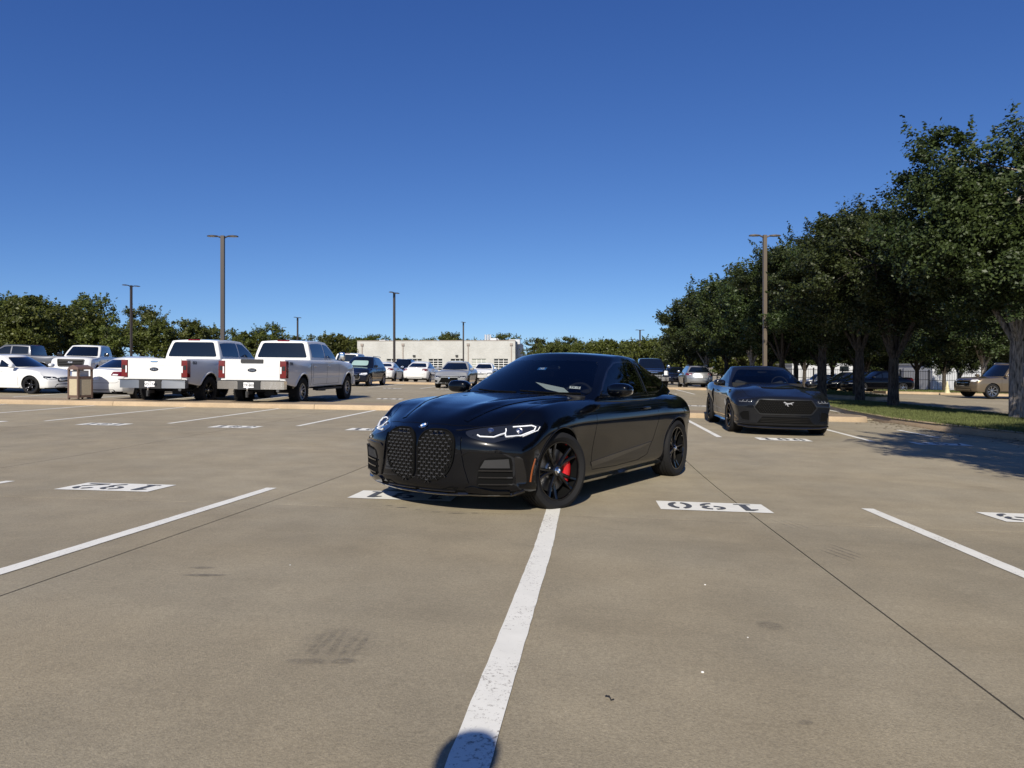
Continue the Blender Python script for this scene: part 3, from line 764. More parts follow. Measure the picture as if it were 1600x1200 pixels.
scuff(-.69, 2.80, .18, .22, 0, k=.30)
scuff(-.75, 2.60, .10, .035, 0, k=.55); scuff(-.62, 2.61, .055, .035, 0, k=.65); scuff(-1.7, 3.9, .09, .03, 0, k=.7)
for k in range(4): scuff(2.05 + k * .05, 4.5 + k * .05, .012, .22, .2, k=.7)
for k in range(3): scuff(2.12 + k * .06, 5.55, .012, .25, .1, k=.35)
scuff(-1.62, 3.75, .14, .03, .05, k=.9)
for (x, y, a, b) in ((-.93, 5.98, .06, .02), (-.62, 5.80, .05, .014), (-.45, 5.76, .09, .016), (-.30, 5.78, .05, .012), (-1.05, 6.06, .04, .012), (-.78, 5.90, .03, .01)): scuff(x, y, a, b, .1, 'leak_stain', 1.6)
for k in range(14):                                            # old drips where cars stand
    kk = random.randrange(-4, 4); p_ = gcv(C0 + (kk + random.uniform(.3, .7)) * S_, random.uniform(1.2, 6.0) if k % 2 else random.uniform(14.2, 18.8)); r_ = random.uniform(.03, .10)
    scuff(p_.x, p_.y, r_, r_ * random.uniform(.5, 1), random.uniform(0, 3), 'leak_stain', random.uniform(.3, .6))
# ---- kerbed medians
def kerb_profile_run(root, pts, hgt=.13, w=.16, seglen=6.0, inner=1):
    """pts: polyline (world x,y); kerb stones laid end to end on its inner side"""
    segs = []; cur = [Vector(pts[0])]; acc = 0
    for a, b in zip(pts[:-1], pts[1:]):
        a, b = Vector(a), Vector(b); L_ = (b - a).length; n = max(1, int(L_ / .6))
        for k in range(1, n + 1):
            p = a + (b - a) * (k / n); acc += L_ / n; cur.append(p)
            if acc >= seglen: segs.append(cur); cur = [p.copy()]; acc = 0
    if len(cur) > 1: segs.append(cur)
    allp = [Vector(q) for q in pts]
    for sg in segs:
        V = []; F = []; P = sg[:]
        d0 = (P[1] - P[0]).normalized(); d1 = (P[-1] - P[-2]).normalized(); P[0] = P[0] + d0 * .006; P[-1] = P[-1] - d1 * .006
        for i, p in enumerate(P):
            t = (P[min(i + 1, len(P) - 1)] - P[max(i - 1, 0)]).normalized(); nn = Vector((-t.y, t.x)) * inner; z = gz(p.x, p.y)
            for (o_, h_) in ((0, -.04), (.004, 0), (.018, hgt - .03), (.028, hgt - .010), (.045, hgt), (w, hgt), (w, -.04)):
                q = p + nn * o_; V.append((q.x, q.y, z + h_))
        m = 7; F = [(i * m + k, (i + 1) * m + k, (i + 1) * m + k + 1, i * m + k + 1) for i in range(len(P) - 1) for k in range(m - 1)]
        F += [tuple(range(m)), tuple((len(P) - 1) * m + k for k in range(m - 1, -1, -1))]
        me = mesh('kerb_stone', V, F, True); bm_ = bmesh.new(); bm_.from_mesh(me); bmesh.ops.recalc_face_normals(bm_, faces=bm_.faces); bm_.to_mesh(me); bm_.free(); me.set_sharp_from_angle(angle=R(50))
        obj('kerb_stone', me, M_KERB, root)
def median(name, c0, c1, v0, v1, top_m):
    root = tag(empty(name), kind='structure')
    A = [cv(c0, v0), cv(c1 - .5, v0), cv(c1 - .15, v0 + .12), cv(c1, v0 + .5), cv(c1, v1 - .5), cv(c1 - .15, v1 - .12), cv(c1 - .5, v1), cv(c0, v1)]
    kerb_profile_run(root, A, inner=1)
    n = int((c1 - c0) / 3)
    for k in range(n):
        a, b = c0 + (c1 - .17 - c0) * k / n + .004, c0 + (c1 - .17 - c0) * (k + 1) / n - .004; V = []
        for c in (a, (a + b) / 2, b):
            for v in (v0 + .165, v1 - .165): p = gcv(c, v); V.append((p.x, p.y, p.z + .128))
        obj('walk_slab', mesh('walk_slab', V, [(0, 2, 3, 1), (2, 4, 5, 3)]), top_m, root)
    return root
M_WALK = concrete('walk_concrete', (.30, .235, .16), stains=False)
median('median', -32, 7.4, V1, V2, M_WALK)
median('median', -32, 9.0, V3, V4, M_WALK)
# ---- grass island on the right, with kerb
M_GRASSG = mat('turf_soil', (.115, .10, .045), .95, var=.35, nscale=9)
M_BLADE = mat('grass_blade', (.105, .122, .042), .7, 0, .15, var=.5, nscale=1.3)
ISL = [(9.6, -6), (9.3, 6), (9.2, 12), (8.75, 15.5), (8.15, 17.6), (7.85, 19.5), (7.95, 23), (8.4, 26.5), (9.1, 29), (10.2, 30.4), (11.2, 30.2), (11.75, 28.6), (12.45, 23), (12.8, 15), (13.0, 6), (13.2, -6)]
def island(name, P, hgt=.13, grass=0, blade=.055):
    root = tag(empty(name), kind='structure'); Pw = [cv(*p) for p in P]
    kerb_profile_run(root, Pw + [Pw[0]], hgt=hgt, inner=1 if sum(Pw[i - 1][0] * Pw[i][1] - Pw[i][0] * Pw[i - 1][1] for i in range(len(Pw))) > 0 else -1, seglen=4)
    pts = [Vector(p) for p in Pw]; x0, x1, y0, y1 = min(p[0] for p in Pw), max(p[0] for p in Pw), min(p[1] for p in Pw), max(p[1] for p in Pw)
    for i in range(1, 9):
        for j in range(1, 30):
            x, y = x0 + (x1 - x0) * i / 9, y0 + (y1 - y0) * j / 30
            if inside(Pw, x, y): pts.append(Vector((x, y)))
    vo, _, fo_, *_r = delaunay_2d_cdt(pts, [], [list(range(len(Pw)))], 1, 1e-5)
    obj('turf', mesh('turf', [(p[0], p[1], gz(p[0], p[1]) + hgt - .012) for p in vo], [tuple(f) for f in fo_], True), M_GRASSG, root)
    return root, Pw
isl, ISLW = island('grass_island', ISL)
def grass(name, label, Pw, n, h, ymin, ymax, dz=.115):
    x0, x1 = min(p[0] for p in Pw), max(p[0] for p in Pw); y0, y1 = max(ymin, min(p[1] for p in Pw)), min(ymax, max(p[1] for p in Pw)); V = np.empty((n, 3, 3), np.float32); k = 0
    while k < n:
        x, y = random.uniform(x0, x1), random.uniform(y0, y1)
        if not inside(Pw, x, y): continue
        z = gz(x, y) + dz; a = random.uniform(0, 6.28); hh = h * random.uniform(.5, 1.3); w = hh * .13; lx, ly = random.gauss(0, .35) * hh, random.gauss(0, .35) * hh
        V[k] = ((x - w * math.cos(a), y - w * math.sin(a), z), (x + w * math.cos(a), y + w * math.sin(a), z), (x + lx, y + ly, z + hh)); k += 1
    me = bpy.data.meshes.new(name); me.vertices.add(n * 3); me.vertices.foreach_set('co', V.reshape(-1)); me.loops.add(n * 3); me.loops.foreach_set('vertex_index', np.arange(n * 3, dtype=np.int32)); me.polygons.add(n); me.polygons.foreach_set('loop_start', np.arange(0, n * 3, 3, dtype=np.int32)); me.update()
    o = obj(name, me, M_BLADE); tag(o, label, 'grass', kind='stuff'); return o
grass('grass', 'short mown grass on the kerbed island under the trees', ISLW, 70000, .06, 8, 34)
# ================================================================== hero coupe
def hero_ridge(x, av):
    if x > .86 or x < -.85: return 0
    k = smooth(-.85, -.45, x) * (1 - smooth(.55, .86, x)); c = .30 + (.70 - .30) * (1 - smooth(-.6, .75, x))
    return k * (.026 * math.exp(-((av - c) / .08) ** 2) - .014 * math.exp(-((av - c - .15) / .09) ** 2))
BM = dict(fo=.845, wb=2.851, ro=1.07, hw=.928, steer=R(-14), track=.805, rimrot=.35, caliper=M_RED,
    w=[(.845, .925), (.75, .965), (.6, .985), (.3, .992), (0, .998), (-.5, .985), (-1.4, .975), (-2.2, .985), (-2.85, 1.0), (-3.3, .985), (-3.6, .94), (-3.80, .89), (-3.921, .82)],
    ze=[(.845, .665), (.7, .725), (.5, .80), (.25, .872), (0, .915), (-.5, .935), (-1.0, .94), (-2.0, .955), (-2.6, .975), (-3.0, .97), (-3.4, .935), (-3.7, .89), (-3.92, .83)],
    zc=[(.845, .712), (.72, .785), (.5, .855), (.1, .925), (-.4, .97), (-.7, 1.0), (-2.9, 1.0), (-3.3, 1.04), (-3.7, 1.03), (-3.92, .99)],
    zb=[(.845, .165), (.4, .165), (0, .19), (-1, .185), (-2.8, .20), (-3.4, .25), (-3.92, .30)],
    sec=[(0, .895), (.06, .95), (.16, .968), (.32, .962), (.48, .975), (.62, .992), (.74, 1.0), (.86, .975), (.95, .925), (1, .87)],
    ts=[0, .04, .10, .18, .30, .44, .58, .68, .76, .84, .92, .97, 1],
    vs=[0, .12, .24, .36, .46, .56, .66, .75, .84, .92, .97, 1],
    nose=[(0, -.075), (.08, -.015), (.2, .0), (.45, .0), (.7, .0), (.85, -.012), (.94, -.035), (1, -.085)],
    tail=[(0, -.14), (.25, -.02), (.5, 0), (.75, -.03), (.9, -.02), (1, -.05)], sF=.30, sR=.34, pF=2.3, flare=.012, ridge=hero_ridge,
    wheel=(.338, .255, .258, 'SD5', M_BRIM), arch=.372)
BM['G'] = dict(ws=(-.50, -1.41), rw=(-2.86, -3.70), wz=(.985, 1.075), hollow=1, sF=.26, sR=.28, crown=.035, tum=1.25, bow=.035, pad=.075,
    roof=[(-1.2, 1.362), (-1.41, 1.388), (-1.8, 1.408), (-2.3, 1.393), (-2.86, 1.318)],
    wb=[(-.3, .80), (-.8, .83), (-1.6, .85), (-2.4, .85), (-3.0, .79), (-3.7, .62)], wr=[(-1.2, .585), (-1.6, .60), (-2.3, .59), (-2.9, .53)],
    base=[(-.3, .90), (-1.2, .90), (-2.2, .91), (-3.0, .95), (-3.6, 1.0)],
    side=[(-.98, .985), (-1.15, 1.105), (-1.38, 1.235), (-1.60, 1.318), (-1.95, 1.342), (-2.30, 1.328), (-2.65, 1.268), (-2.92, 1.185), (-3.02, 1.135), (-2.92, 1.085), (-2.66, 1.035), (-2.3, 1.008), (-1.9, .995)],
    pillars=[-2.12], slant=-.16, trim=M_BLK, tw=.022)
bm = Car('coupe_car', 'glossy black coupe parked askew across a white bay line in the foreground', 'car', BM, P_BLACK)
# --- front
kid = rnd([(.020, .60), (.05, .660), (.11, .690), (.27, .688), (.345, .645), (.366, .56), (.345, .42), (.29, .325), (.20, .285), (.07, .272), (.020, .31)], .05)
for sgn in (1, -1):
    pk = [(a * sgn, b) for a, b in kid]
    g = bm.patch('grille', pk, 'F', M_VOID, .004, step=.05)
    bm.seam('grille_frame', pk + pk[:1], 'F', M_VOID, .012, .014, g)
    st = MB(); i = 0; z = .282
    lat = MB()
    while z < .69:
        y = .022 + (.025 if i % 2 else 0)
        while y < .37:
            if inside(kid, y, z) and inside(kid, y + .02, z) and inside(kid, y - .016, z):
                q, n = bm.ray('F', sgn * y, z); M = Matrix.Translation(q); st.box(.004, .022, -.0135, .0135, -.0034, .0034, 0, M)
                for sx in (-1, 1):
                    M2 = Matrix.Translation(q + Vector((0, sx * .0125, -.0145))) @ Matrix.Rotation(sx * .70, 4, 'X'); lat.box(.002, .014, -.0030, .0030, -.0175, .0175, 0, M2)
            y += .050
        z += .0285; i += 1
    tag(st.build('grille_studs', mat('stud_metal', (.13, .13, .135), .35, .8), g), kind='stuff'); tag(lat.build('grille_mesh', M_BLK, g), kind='stuff')
hl = rnd([(0.405, 0.684), (0.460, 0.642), (.64, .598), (0.816, 0.658), (0.885, 0.704), (0.889, 0.738), (0.816, 0.748), (0.653, 0.734), (0.500, 0.711)], .03)
for sgn in (1, -1):
    f_ = lambda L_: [(a * sgn, b) for a, b in L_]
    h = bm.patch('headlight', f_(hl), 'F', M_DKL, .003, step=.035)
    bm.seam('light_guide', f_([(0.515, 0.660), (0.541, 0.648), (0.637, 0.645), (0.678, 0.673), (0.658, 0.708)]), 'F', M_DRL, .011, .009, h, step=.015)
    bm.seam('light_guide', f_([(0.673, 0.676), (0.709, 0.648), (0.791, 0.656), (0.859, 0.698), (0.855, 0.726), (0.816, 0.734), (0.694, 0.721)]), 'F', M_DRL, .012, .009, h, step=.015)
    bm.seam('light_guide', f_([(0.806, 0.651), (0.879, 0.698), (0.879, 0.728)]), 'F', M_DRL, .007, .007, h, step=.015)
    for yy, rr_ in ((.575, .026), (.745, .028)):
        bm.at('projector', MB().lathe([(0, rr_), (.012, rr_), (.010, rr_ * .8), (.016, .0001)], 20).me('projector', angle=30), M_LENS if 0 else M_ALU, 'F', yy * sgn, .69, .002, h)
    bm.seam('headlight_brow', f_([(0.330, 0.691), (0.405, 0.700), (0.500, 0.718), (0.653, 0.740), (0.816, 0.754)]), 'F', M_CHROME if 0 else M_BLK, .010, .006, step=.03)
    # corner intake
    it = rnd([(.535, .262), (.56, .44), (.62, .485), (.785, .495), (.79, .27), (.70, .238), (.58, .24)], .03)
    ik = bm.patch('air_intake', f_(it), 'F', M_VOID, .003, step=.05)
    bm.patch('intake_panel', f_([(.565, .40), (.60, .465), (.765, .478), (.77, .405)]), 'F', M_MATTE, .014, ik)
    for z in (.27, .325, .38): bm.seam('intake_slat', f_([(.555, z), (.785, z + .004)]), 'F', M_BLK, .014, .016, ik, step=.03)
    bm.patch('intake_blade', f_(rnd([(.802, .505), (.85, .495), (.853, .275), (.815, .255), (.805, .28)], .02)), 'F', M_BLK, .016, step=.04)
    bm.seam('bumper_crease', f_([(.42, .50), (.48, .535), (.60, .53), (.74, .538), (.85, .53)]), 'F', bm.paint, .020, .010, step=.03)
    bm.seam('bumper_crease', f_([(.392, .64), (.405, .54), (.43, .40), (.47, .27)]), 'F', bm.paint, .030, .012, step=.03)
    bm.seam('front_lip', f_([(.0, .172), (.25, .175), (.45, .185), (.60, .185), (.76, .190), (.84, .22)]), 'F', M_BLK, .026, .018, step=.04)
for sgn in (1, -1):
    bm.patch('bumper_winglet', [(a * sgn, b_) for a, b_ in rnd([(.44, .232), (.50, .252), (.66, .222), (.76, .224), (.765, .205), (.66, .198), (.46, .205)], .012)], 'F', bm.paint, .018, thick=.02)
bm.patch('lower_grille', rnd([(-.40, .235), (-.35, .195), (.35, .195), (.40, .235), (.33, .24), (.24, .21), (-.24, .21), (-.33, .24)], .01), 'F', M_VOID, .003)
for y0, y1 in ((-.36, -.02), (.02, .36)): bm.seam('intake_slat', [(y0, .202), (y1, .202)], 'F', M_BLK, .010, .012)
# emblem
def roundel(r):
    b = MB(); n = 32; c = lambda rr_, k, h: (rr_ * math.cos(2 * math.pi * k / n), rr_ * math.sin(2 * math.pi * k / n), h)
    for k in range(n):
        q = k // (n // 4)
        b.add([c(r, k, 0), c(r, k + 1, 0), c(r, k + 1, .006), c(r, k, .006)], [(0, 1, 2, 3)], 0)
        b.add([c(r, k, .006), c(r, k + 1, .006), c(r * .93, k + 1, .008), c(r * .93, k, .008)], [(0, 1, 2, 3)], 0)
        b.add([c(r * .93, k, .0075), c(r * .93, k + 1, .0075), c(r * .62, k + 1, .0075), c(r * .62, k, .0075)], [(0, 1, 2, 3)], 1)
        b.add([c(r * .62, k, .008), c(r * .62, k + 1, .008), (0, 0, .009)], [(0, 1, 2)], 2 if q % 2 else 3)
    return b.me('emblem', mats=(M_CHROME, M_BLK, M_BLUE, M_WHT))
EMB = roundel(.040)
e = bm.at('emblem', EMB, None, 'F', 0, .712, .004)
HC = roundel(.030)
for o in list(bm.root.children):
    if o.name.startswith('wheel') and o.location.y > 0:
        h_ = obj('hub_emblem', HC, None, o, (0, .255 * .353, 0), (R(-90), 0, 0))
# hood, doors, panels
bm.seam('bonnet_gap', [(.45, -.66), (.60, -.52), (.70, -.28), (.735, 0), (.70, .28), (.60, .52), (.45, .66)], 'T', None, .005, .0012)
bm.both(bm.seam, 'bonnet_gap', [(.45, .66), (.1, .735), (-.3, .765), (-.62, .775)], 'T', None, .005, .0012)
bm.both(bm.seam, 'bonnet_crease', [(.62, .34), (.40, .40), (.05, .50), (-.30, .585), (-.55, .63)], 'T', bm.paint, .05, .0055, step=.05)
bm.both(bm.seam, 'door_gap', [(-.72, .925), (-.70, .80), (-.66, .55), (-.63, .34), (-.66, .285), (-1.2, .272), (-1.75, .285), (-2.0, .33), (-2.17, .50), (-2.26, .70), (-2.24, .85), (-2.16, .965)], 'L', None, .006, .0012)
bm.both(bm.seam, 'side_skirt', [(-.40, .205), (-1.3, .200), (-2.42, .215)], 'L', M_BLK, .055, .030, step=.08)
bm.both(bm.patch, 'side_skirt_panel', rnd([(-.62, .36), (-1.0, .385), (-1.9, .445), (-2.12, .462), (-1.9, .418), (-1.0, .335), (-.64, .315)], .01), 'L', M_BLK, .005)
bm.both(bm.seam, 'side_marker', [(.44, .285), (.425, .38), (.405, .475)], 'L', M_AMB, .016, .004)
bm.both(bm.seam, 'bumper_gap', [(.34, .74), (.40, .66), (.41, .60)], 'L', None, .005, .0012)
bm.both(bm.seam, 'bumper_gap', [(-3.24, .62), (-3.5, .66), (-3.75, .70)], 'L', None, .005, .0012)
bm.both(bm.seam, 'belt_trim', [(-.92, .962), (-1.9, .972), (-2.35, .985)], 'L', M_BLK, .016, .010)
for sd in (1, -1):                                   # rolled arch lips
    for ax in (0, -2.851):
        b = MB(); pts = []
        for k in range(25):
            a = math.pi * (-.08 + 1.16 * k / 24); x = ax + .378 * math.cos(a); z = .338 + .378 * math.sin(a); q, n = bm.ray('L' if sd > 0 else 'R', x, z); pts.append(q - n * .004)
        b.tube(pts, .009, 6); b.build('arch_lip', bm.paint, bm.root, sm=True)
bm.handle(-1.92, .835, None, .22)
bm.mirrors(-1.02, 1.035, .985, (.080, .13, .069), P_BLACK, 2.7)
bm.both(bm.patch, 'tail_light', rnd([(.42, .80), (.80, .83), (.84, .88), (.80, .92), (.45, .90)], .03), 'B', M_REDL, .004)
bm.both(bm.patch, 'tail_light', rnd([(-3.50, .82), (-3.50, .89), (-3.8, .91), (-3.8, .81)], .03), 'L', M_REDL, .004)
bm.plate('B', .62, '')
for sd in (1, -1): MB().lathe([(-.02, .045), (.12, .05), (.12, .042), (0, .04)], 20, 'X').build('exhaust_tip', M_EXH, bm.root, (-3.90, sd * .55, .30))
# cabin
def seats(car, xf, z0, xs2=None, hz=1.16, y=.36):
    for sd in (1, -1):
        b = MB(); car_b = boxgrid([-1, -.7, 0, .7, 1], [-1, -.75, 0, .75, 1], [0, .1, .5, .85, 1], lambda u, v, t: (u * .06 - t * .16, v * (.25 - .06 * t), z0 - .15 + (hz - z0 + .12) * t))
        me = baked(mesh('s', *car_b), 1); me.polygons.foreach_set('use_smooth', [True] * len(me.polygons)); o = obj('seat', me, M_SEAT, car.root, (xf, sd * y, 0))
        obj('headrest', blob_me(.05, .12, .075, 3), M_SEAT, o, (-.17, 0, hz + .06))
    b = MB().box(-.12, .12, -.58, .58, z0 - .1, hz - .02); b.build('rear_bench', M_SEAT, car.root, (xs2 or xf - .85, 0, 0))
seats(bm, -1.75, .95)
b = MB(); V, F = boxgrid([-1, -.8, 0, .8, 1], [-1, -.9, -.4, 0, .4, .9, 1], [0, .3, .8, 1], lambda u, v, t: (-.92 + u * .22, v * .72, .86 + t * (.115 + .03 * math.exp(-((v - .5) / .2) ** 2))))
me = baked(mesh('d', V, F), 1); me.polygons.foreach_set('use_smooth', [True] * len(me.polygons)); obj('dashboard', me, M_CABIN, bm.root)
tor = MB(); tor.lathe([(.016 * math.cos(2 * math.pi * k / 8), .175 + .016 * math.sin(2 * math.pi * k / 8)) for k in range(8)], 28, 'X', close=True); tor.box(-.01, .01, -.16, .16, -.02, .02); tor.box(-.01, .01, -.02, .02, -.16, 0)
tor.build('steering_wheel', M_CABIN, bm.root, (-1.30, .37, .93), (0, R(-22), 0), sm=True)
obj('rear_view_mirror', blob_me(.02, .11, .035, 3), M_ALU, bm.root, (-1.42, 0, 1.265), (0, R(8), R(-10)))
tag(MB().prism([(-.22, -.10), (.02, -.15), (.22, .02), (-.02, .12)], 0, .003).build('paper_sheet', M_PAPER, bm.root, (-.97, .30, 1.035), (0, R(16), R(70))), 'white folded paper on the dashboard')
bm.bvh = bm.gbvh
stk = bm.at('windscreen_sticker', MB().prism([(-.055, -.022), (.055, -.022), (.055, .022), (-.055, .022)], -.001, .001).me('stk'), M_PLATE, 'F', .56, 1.055, -.004, roll=R(-6)); obj('sticker_print', text_mesh('TX 12', .035, .0006), M_INK, stk, (0, 0, .0012))
stk = bm.at('windscreen_sticker', MB().prism([(-.05, -.026), (.05, -.026), (.05, .026), (-.05, .026)], -.001, .001).me('stk2'), M_BLUE, 'F', .06, 1.245, -.004); obj('sticker_print', text_mesh('XII', .045, .001), M_PLATE, stk, (0, 0, .0012))
for y0, y1 in ((.66, .05), (.02, -.55)): bm.seam('wiper', [(y0, .990), ((y0 + y1) / 2, .992), (y1, 1.005)], 'F', M_VOID, .010, .012)
bm.bvh = BVHTree.FromPolygons(bm.allv, bm.allf)
bm.place(-.345, 6.62, 213.0, .012)
# ================================================================== dark grey muscle coupe
MU = dict(fo=.86, wb=2.72, ro=1.20, hw=.957, track=.83, steer=R(2), detail=1,
    w=[(.86, .93), (.76, .965), (.6, .985), (.3, 1.0), (0, 1.0), (-.6, .965), (-1.4, .955), (-2.1, .985), (-2.7, 1.0), (-3.2, .985), (-3.6, .94), (-3.92, .88)],
    ze=[(.86, .735), (.7, .775), (.45, .83), (.2, .895), (0, .925), (-.5, .93), (-1.4, .93), (-2.3, .97), (-2.8, 1.0), (-3.4, .99), (-3.92, .93)],
    zc=[(.86, .79), (.7, .83), (.45, .88), (.1, .945), (-.4, 1.005), (-.65, 1.02), (-2.8, 1.02), (-3.3, 1.06), (-3.92, 1.06)],
    zb=[(.86, .16), (.3, .17), (0, .19), (-1, .18), (-2.7, .20), (-3.3, .25), (-3.92, .28)],
    sec=[(0, .90), (.06, .95), (.16, .965), (.32, .955), (.5, .965), (.64, .992), (.76, 1.0), (.87, .975), (.95, .93), (1, .88)],
    ts=[0, .04, .10, .18, .30, .44, .58, .68, .76, .84, .92, .97, 1], vs=[0, .15, .3, .45, .58, .7, .8, .88, .95, 1],
    nose=[(0, -.09), (.1, -.02), (.3, -.01), (.5, .0), (.72, .0), (.86, -.02), (.95, -.05), (1, -.10)],
    tail=[(0, -.12), (.3, -.02), (.55, -.02), (.8, 0), (1, -.02)], sF=.20, sR=.22, pF=2.8, flare=.018,
    ridge=lambda x, av: .018 * math.exp(-((av - .42) / .12) ** 2) * smooth(-.8, -.5, x) * (1 - smooth(.5, .8, x)),
    wheel=(.345, .265, .252, 'SM10', M_BRIM), arch=.382)
MU['G'] = dict(ws=(-.50, -1.32), rw=(-2.35, -3.35), wz=(1.005, 1.10), hollow=2, sF=.24, sR=.30, crown=.03, tum=1.2, bow=.03, pad=.075,
    roof=[(-1.2, 1.345), (-1.4, 1.37), (-1.8, 1.38), (-2.35, 1.325)], wb=[(-.3, .80), (-.9, .84), (-1.7, .86), (-2.6, .82), (-3.4, .66)], wr=[(-1.2, .585), (-1.7, .60), (-2.4, .53)],
    base=[(-.3, .90), (-2.2, .91), (-3.4, 1.0)], bz=.99, cp=.30, pillars=[-2.1], slant=-.1, trim=M_BLK, tw=.018)
mu = Car('muscle_coupe', 'dark grey muscle coupe with a wide black grille facing the camera on the right', 'car', MU, P_GREY)
M_MUF = mat('satin_grey_frame', (.02, .021, .023), .3, .2)
M_MUL = mat('dim_light_guide', (.22, .23, .25), .2)
M_HORSE = mat('bright_emblem', (.30, .30, .31), .35, .4)
gr = rnd([(-.60, .565), (-.50, .715), (.50, .715), (.60, .565), (.49, .435), (-.49, .435)], .03)
g = mu.patch('grille', gr, 'F', M_VOID, .003); mu.seam('grille_frame', gr + gr[:1], 'F', M_MUF, .026, .020, g)
b = MB()
for i in range(25):
    for j in range(8):
        y, z = -.55 + i * .046 + (.023 if j % 2 else 0), .45 + j * .034
        if inside(gr, y, z) and inside(gr, y + .03, z) and inside(gr, y - .03, z):
            q, n = mu.ray('F', y, z); M = Matrix.Translation(q)
            for s_ in (-1, 1): b.box(.003, .014, -.014, .014, -.002, .002, 0, M @ Matrix.Rotation(s_ * .75, 4, 'X'))
b.build('grille_mesh', M_BLK, g)
# running-horse emblem
HORSE = [(-.125, .035), (-.118, .052), (-.095, .060), (-.075, .050), (-.055, .036), (-.02, .030), (.03, .034), (.06, .040), (.085, .046), (.125, .052), (.128, .044), (.095, .034), (.075, .022), (.078, .004), (.10, -.012), (.092, -.018), (.066, -.006), (.050, .008), (.02, .002), (-.01, .004), (-.022, -.020), (.0, -.045), (-.008, -.052), (-.030, -.040), (-.042, -.018), (-.050, .002), (-.075, -.018), (-.088, -.014), (-.072, .012), (-.082, .026), (-.100, .028)]
mu.at('horse_emblem', MB().prism([(a * .78, b_ * .85) for a, b_ in HORSE], 0, .010).me('horse'), M_HORSE, 'F', .04, .632, .030)
lg = rnd([(-.52, .345), (-.42, .268), (.42, .268), (.52, .345), (.45, .392), (-.45, .392)], .02); l2 = mu.patch('lower_grille', rnd([(-.54, .25), (-.44, .385), (.44, .385), (.54, .25)], .02), 'F', M_VOID, .003)
for z in (.285, .315, .345): mu.seam('intake_slat', [(-.47, z), (.47, z)], 'F', M_BLK, .010, .010, l2)
for sgn in (1, -1):
    f_ = lambda L_: [(a * sgn, b_) for a, b_ in L_]
    h = mu.patch('headlight', f_(rnd([(.57, .685), (.64, .632), (.84, .640), (.875, .665), (.865, .712), (.70, .712)], .02)), 'F', M_DKL, .003, step=.04)
    for y0 in (.65, .73, .80): mu.seam('light_guide', f_([(y0 - .02, .70), (y0, .665), (y0 + .055, .668)]), 'F', M_MUL, .010, .007, h, step=.02)
    it = rnd([(.66, .29), (.68, .49), (.79, .49), (.86, .42), (.80, .30)], .03); ik = mu.patch('air_intake', f_(it), 'F', M_VOID, .003); mu.seam('intake_frame', f_(it + it[:1]), 'F', mu.paint, .022, .010, ik)
    mu.seam('front_lip', f_([(0, .175), (.4, .178), (.7, .185), (.86, .21)]), 'F', M_BLK, .028, .035)
    mu.seam('bumper_crease', f_([(.55, .25), (.72, .235), (.88, .25)]), 'F', mu.paint, .02, .012)
mu.patch('bonnet_vent', rnd([(.10, -.32), (.16, -.34), (.24, -.30), (.24, .30), (.16, .34), (.10, .32)], .02), 'T', M_VOID, .004)
mu.seam('bonnet_gap', [(.30, -.72), (.62, -.66), (.70, -.4), (.72, 0), (.70, .4), (.62, .66), (.30, .72)], 'T', None, .006, .0012)
mu.both(mu.seam, 'bonnet_gap', [(.30, .72), (-.2, .765), (-.6, .78)], 'T', None, .006, .0012)
mu.both(mu.seam, 'door_gap', [(-.62, .93), (-.60, .6), (-.58, .32), (-.9, .27), (-1.6, .28), (-1.82, .36), (-1.95, .6), (-1.95, .96)], 'L', None, .007, .0012)
mu.both(mu.seam, 'side_skirt', [(-.44, .20), (-1.3, .195), (-2.26, .21)], 'L', M_BLK, .06, .035)
mu.both(mu.patch, 'quarter_scoop', rnd([(-2.02, .82), (-2.20, .86), (-2.30, .70), (-2.22, .48), (-2.12, .62)], .03), 'L', M_VOID, .003)
mu.handle(-1.72, .82, None, .2); mu.mirrors(-.98, 1.01, .985, (.085, .125, .07), M_BLK, 3)
mu.both(mu.patch, 'tail_light', rnd([(.45, .80), (.82, .80), (.84, .92), (.5, .93)], .03), 'B', M_REDL, .004)
mu.at('side_badge', MB().prism([(-.01, -.02), (.01, -.02), (.01, .02), (-.01, .02)], 0, .004).me('bdg'), M_CHROME, 'R', -.50, .70, .002)
b = MB(); V, F = boxgrid([-1, 0, 1], [-1, -.9, -.5, 0, .5, .9, 1], [0, 1], lambda u, v, t: (-3.72 + u * .09 + .1 * abs(v) ** 3, v * .80, 1.155 + t * .022 - .035 * abs(v) ** 4)); b.add(V, F)
for y in (-.6, .6): b.box(-3.76, -3.70, y - .012, y + .012, 1.03, 1.165)
b.build('rear_spoiler', M_BLK, mu.root)
seats(mu, -1.62, .96, -2.4, 1.18, .37); V, F = boxgrid([-1, 0, 1], [-1, 0, 1], [0, .5, 1], lambda u, v, t: (-.95 + u * .2, v * .74, .90 + t * .12)); obj('dashboard', mesh('d', V, F), M_CABIN, mu.root)
tor2 = MB(); tor2.lathe([(.016 * math.cos(2 * math.pi * k / 8), .175 + .016 * math.sin(2 * math.pi * k / 8)) for k in range(8)], 24, 'X', close=True); tor2.build('steering_wheel', M_CABIN, mu.root, (-1.24, .38, 1.0), (0, R(-22), 0), sm=True)
obj('rear_view_mirror', blob_me(.02, .11, .035, 3), M_ALU, mu.root, (-1.28, 0, 1.27))
mu.place(5.50, 14.85, 187.0)

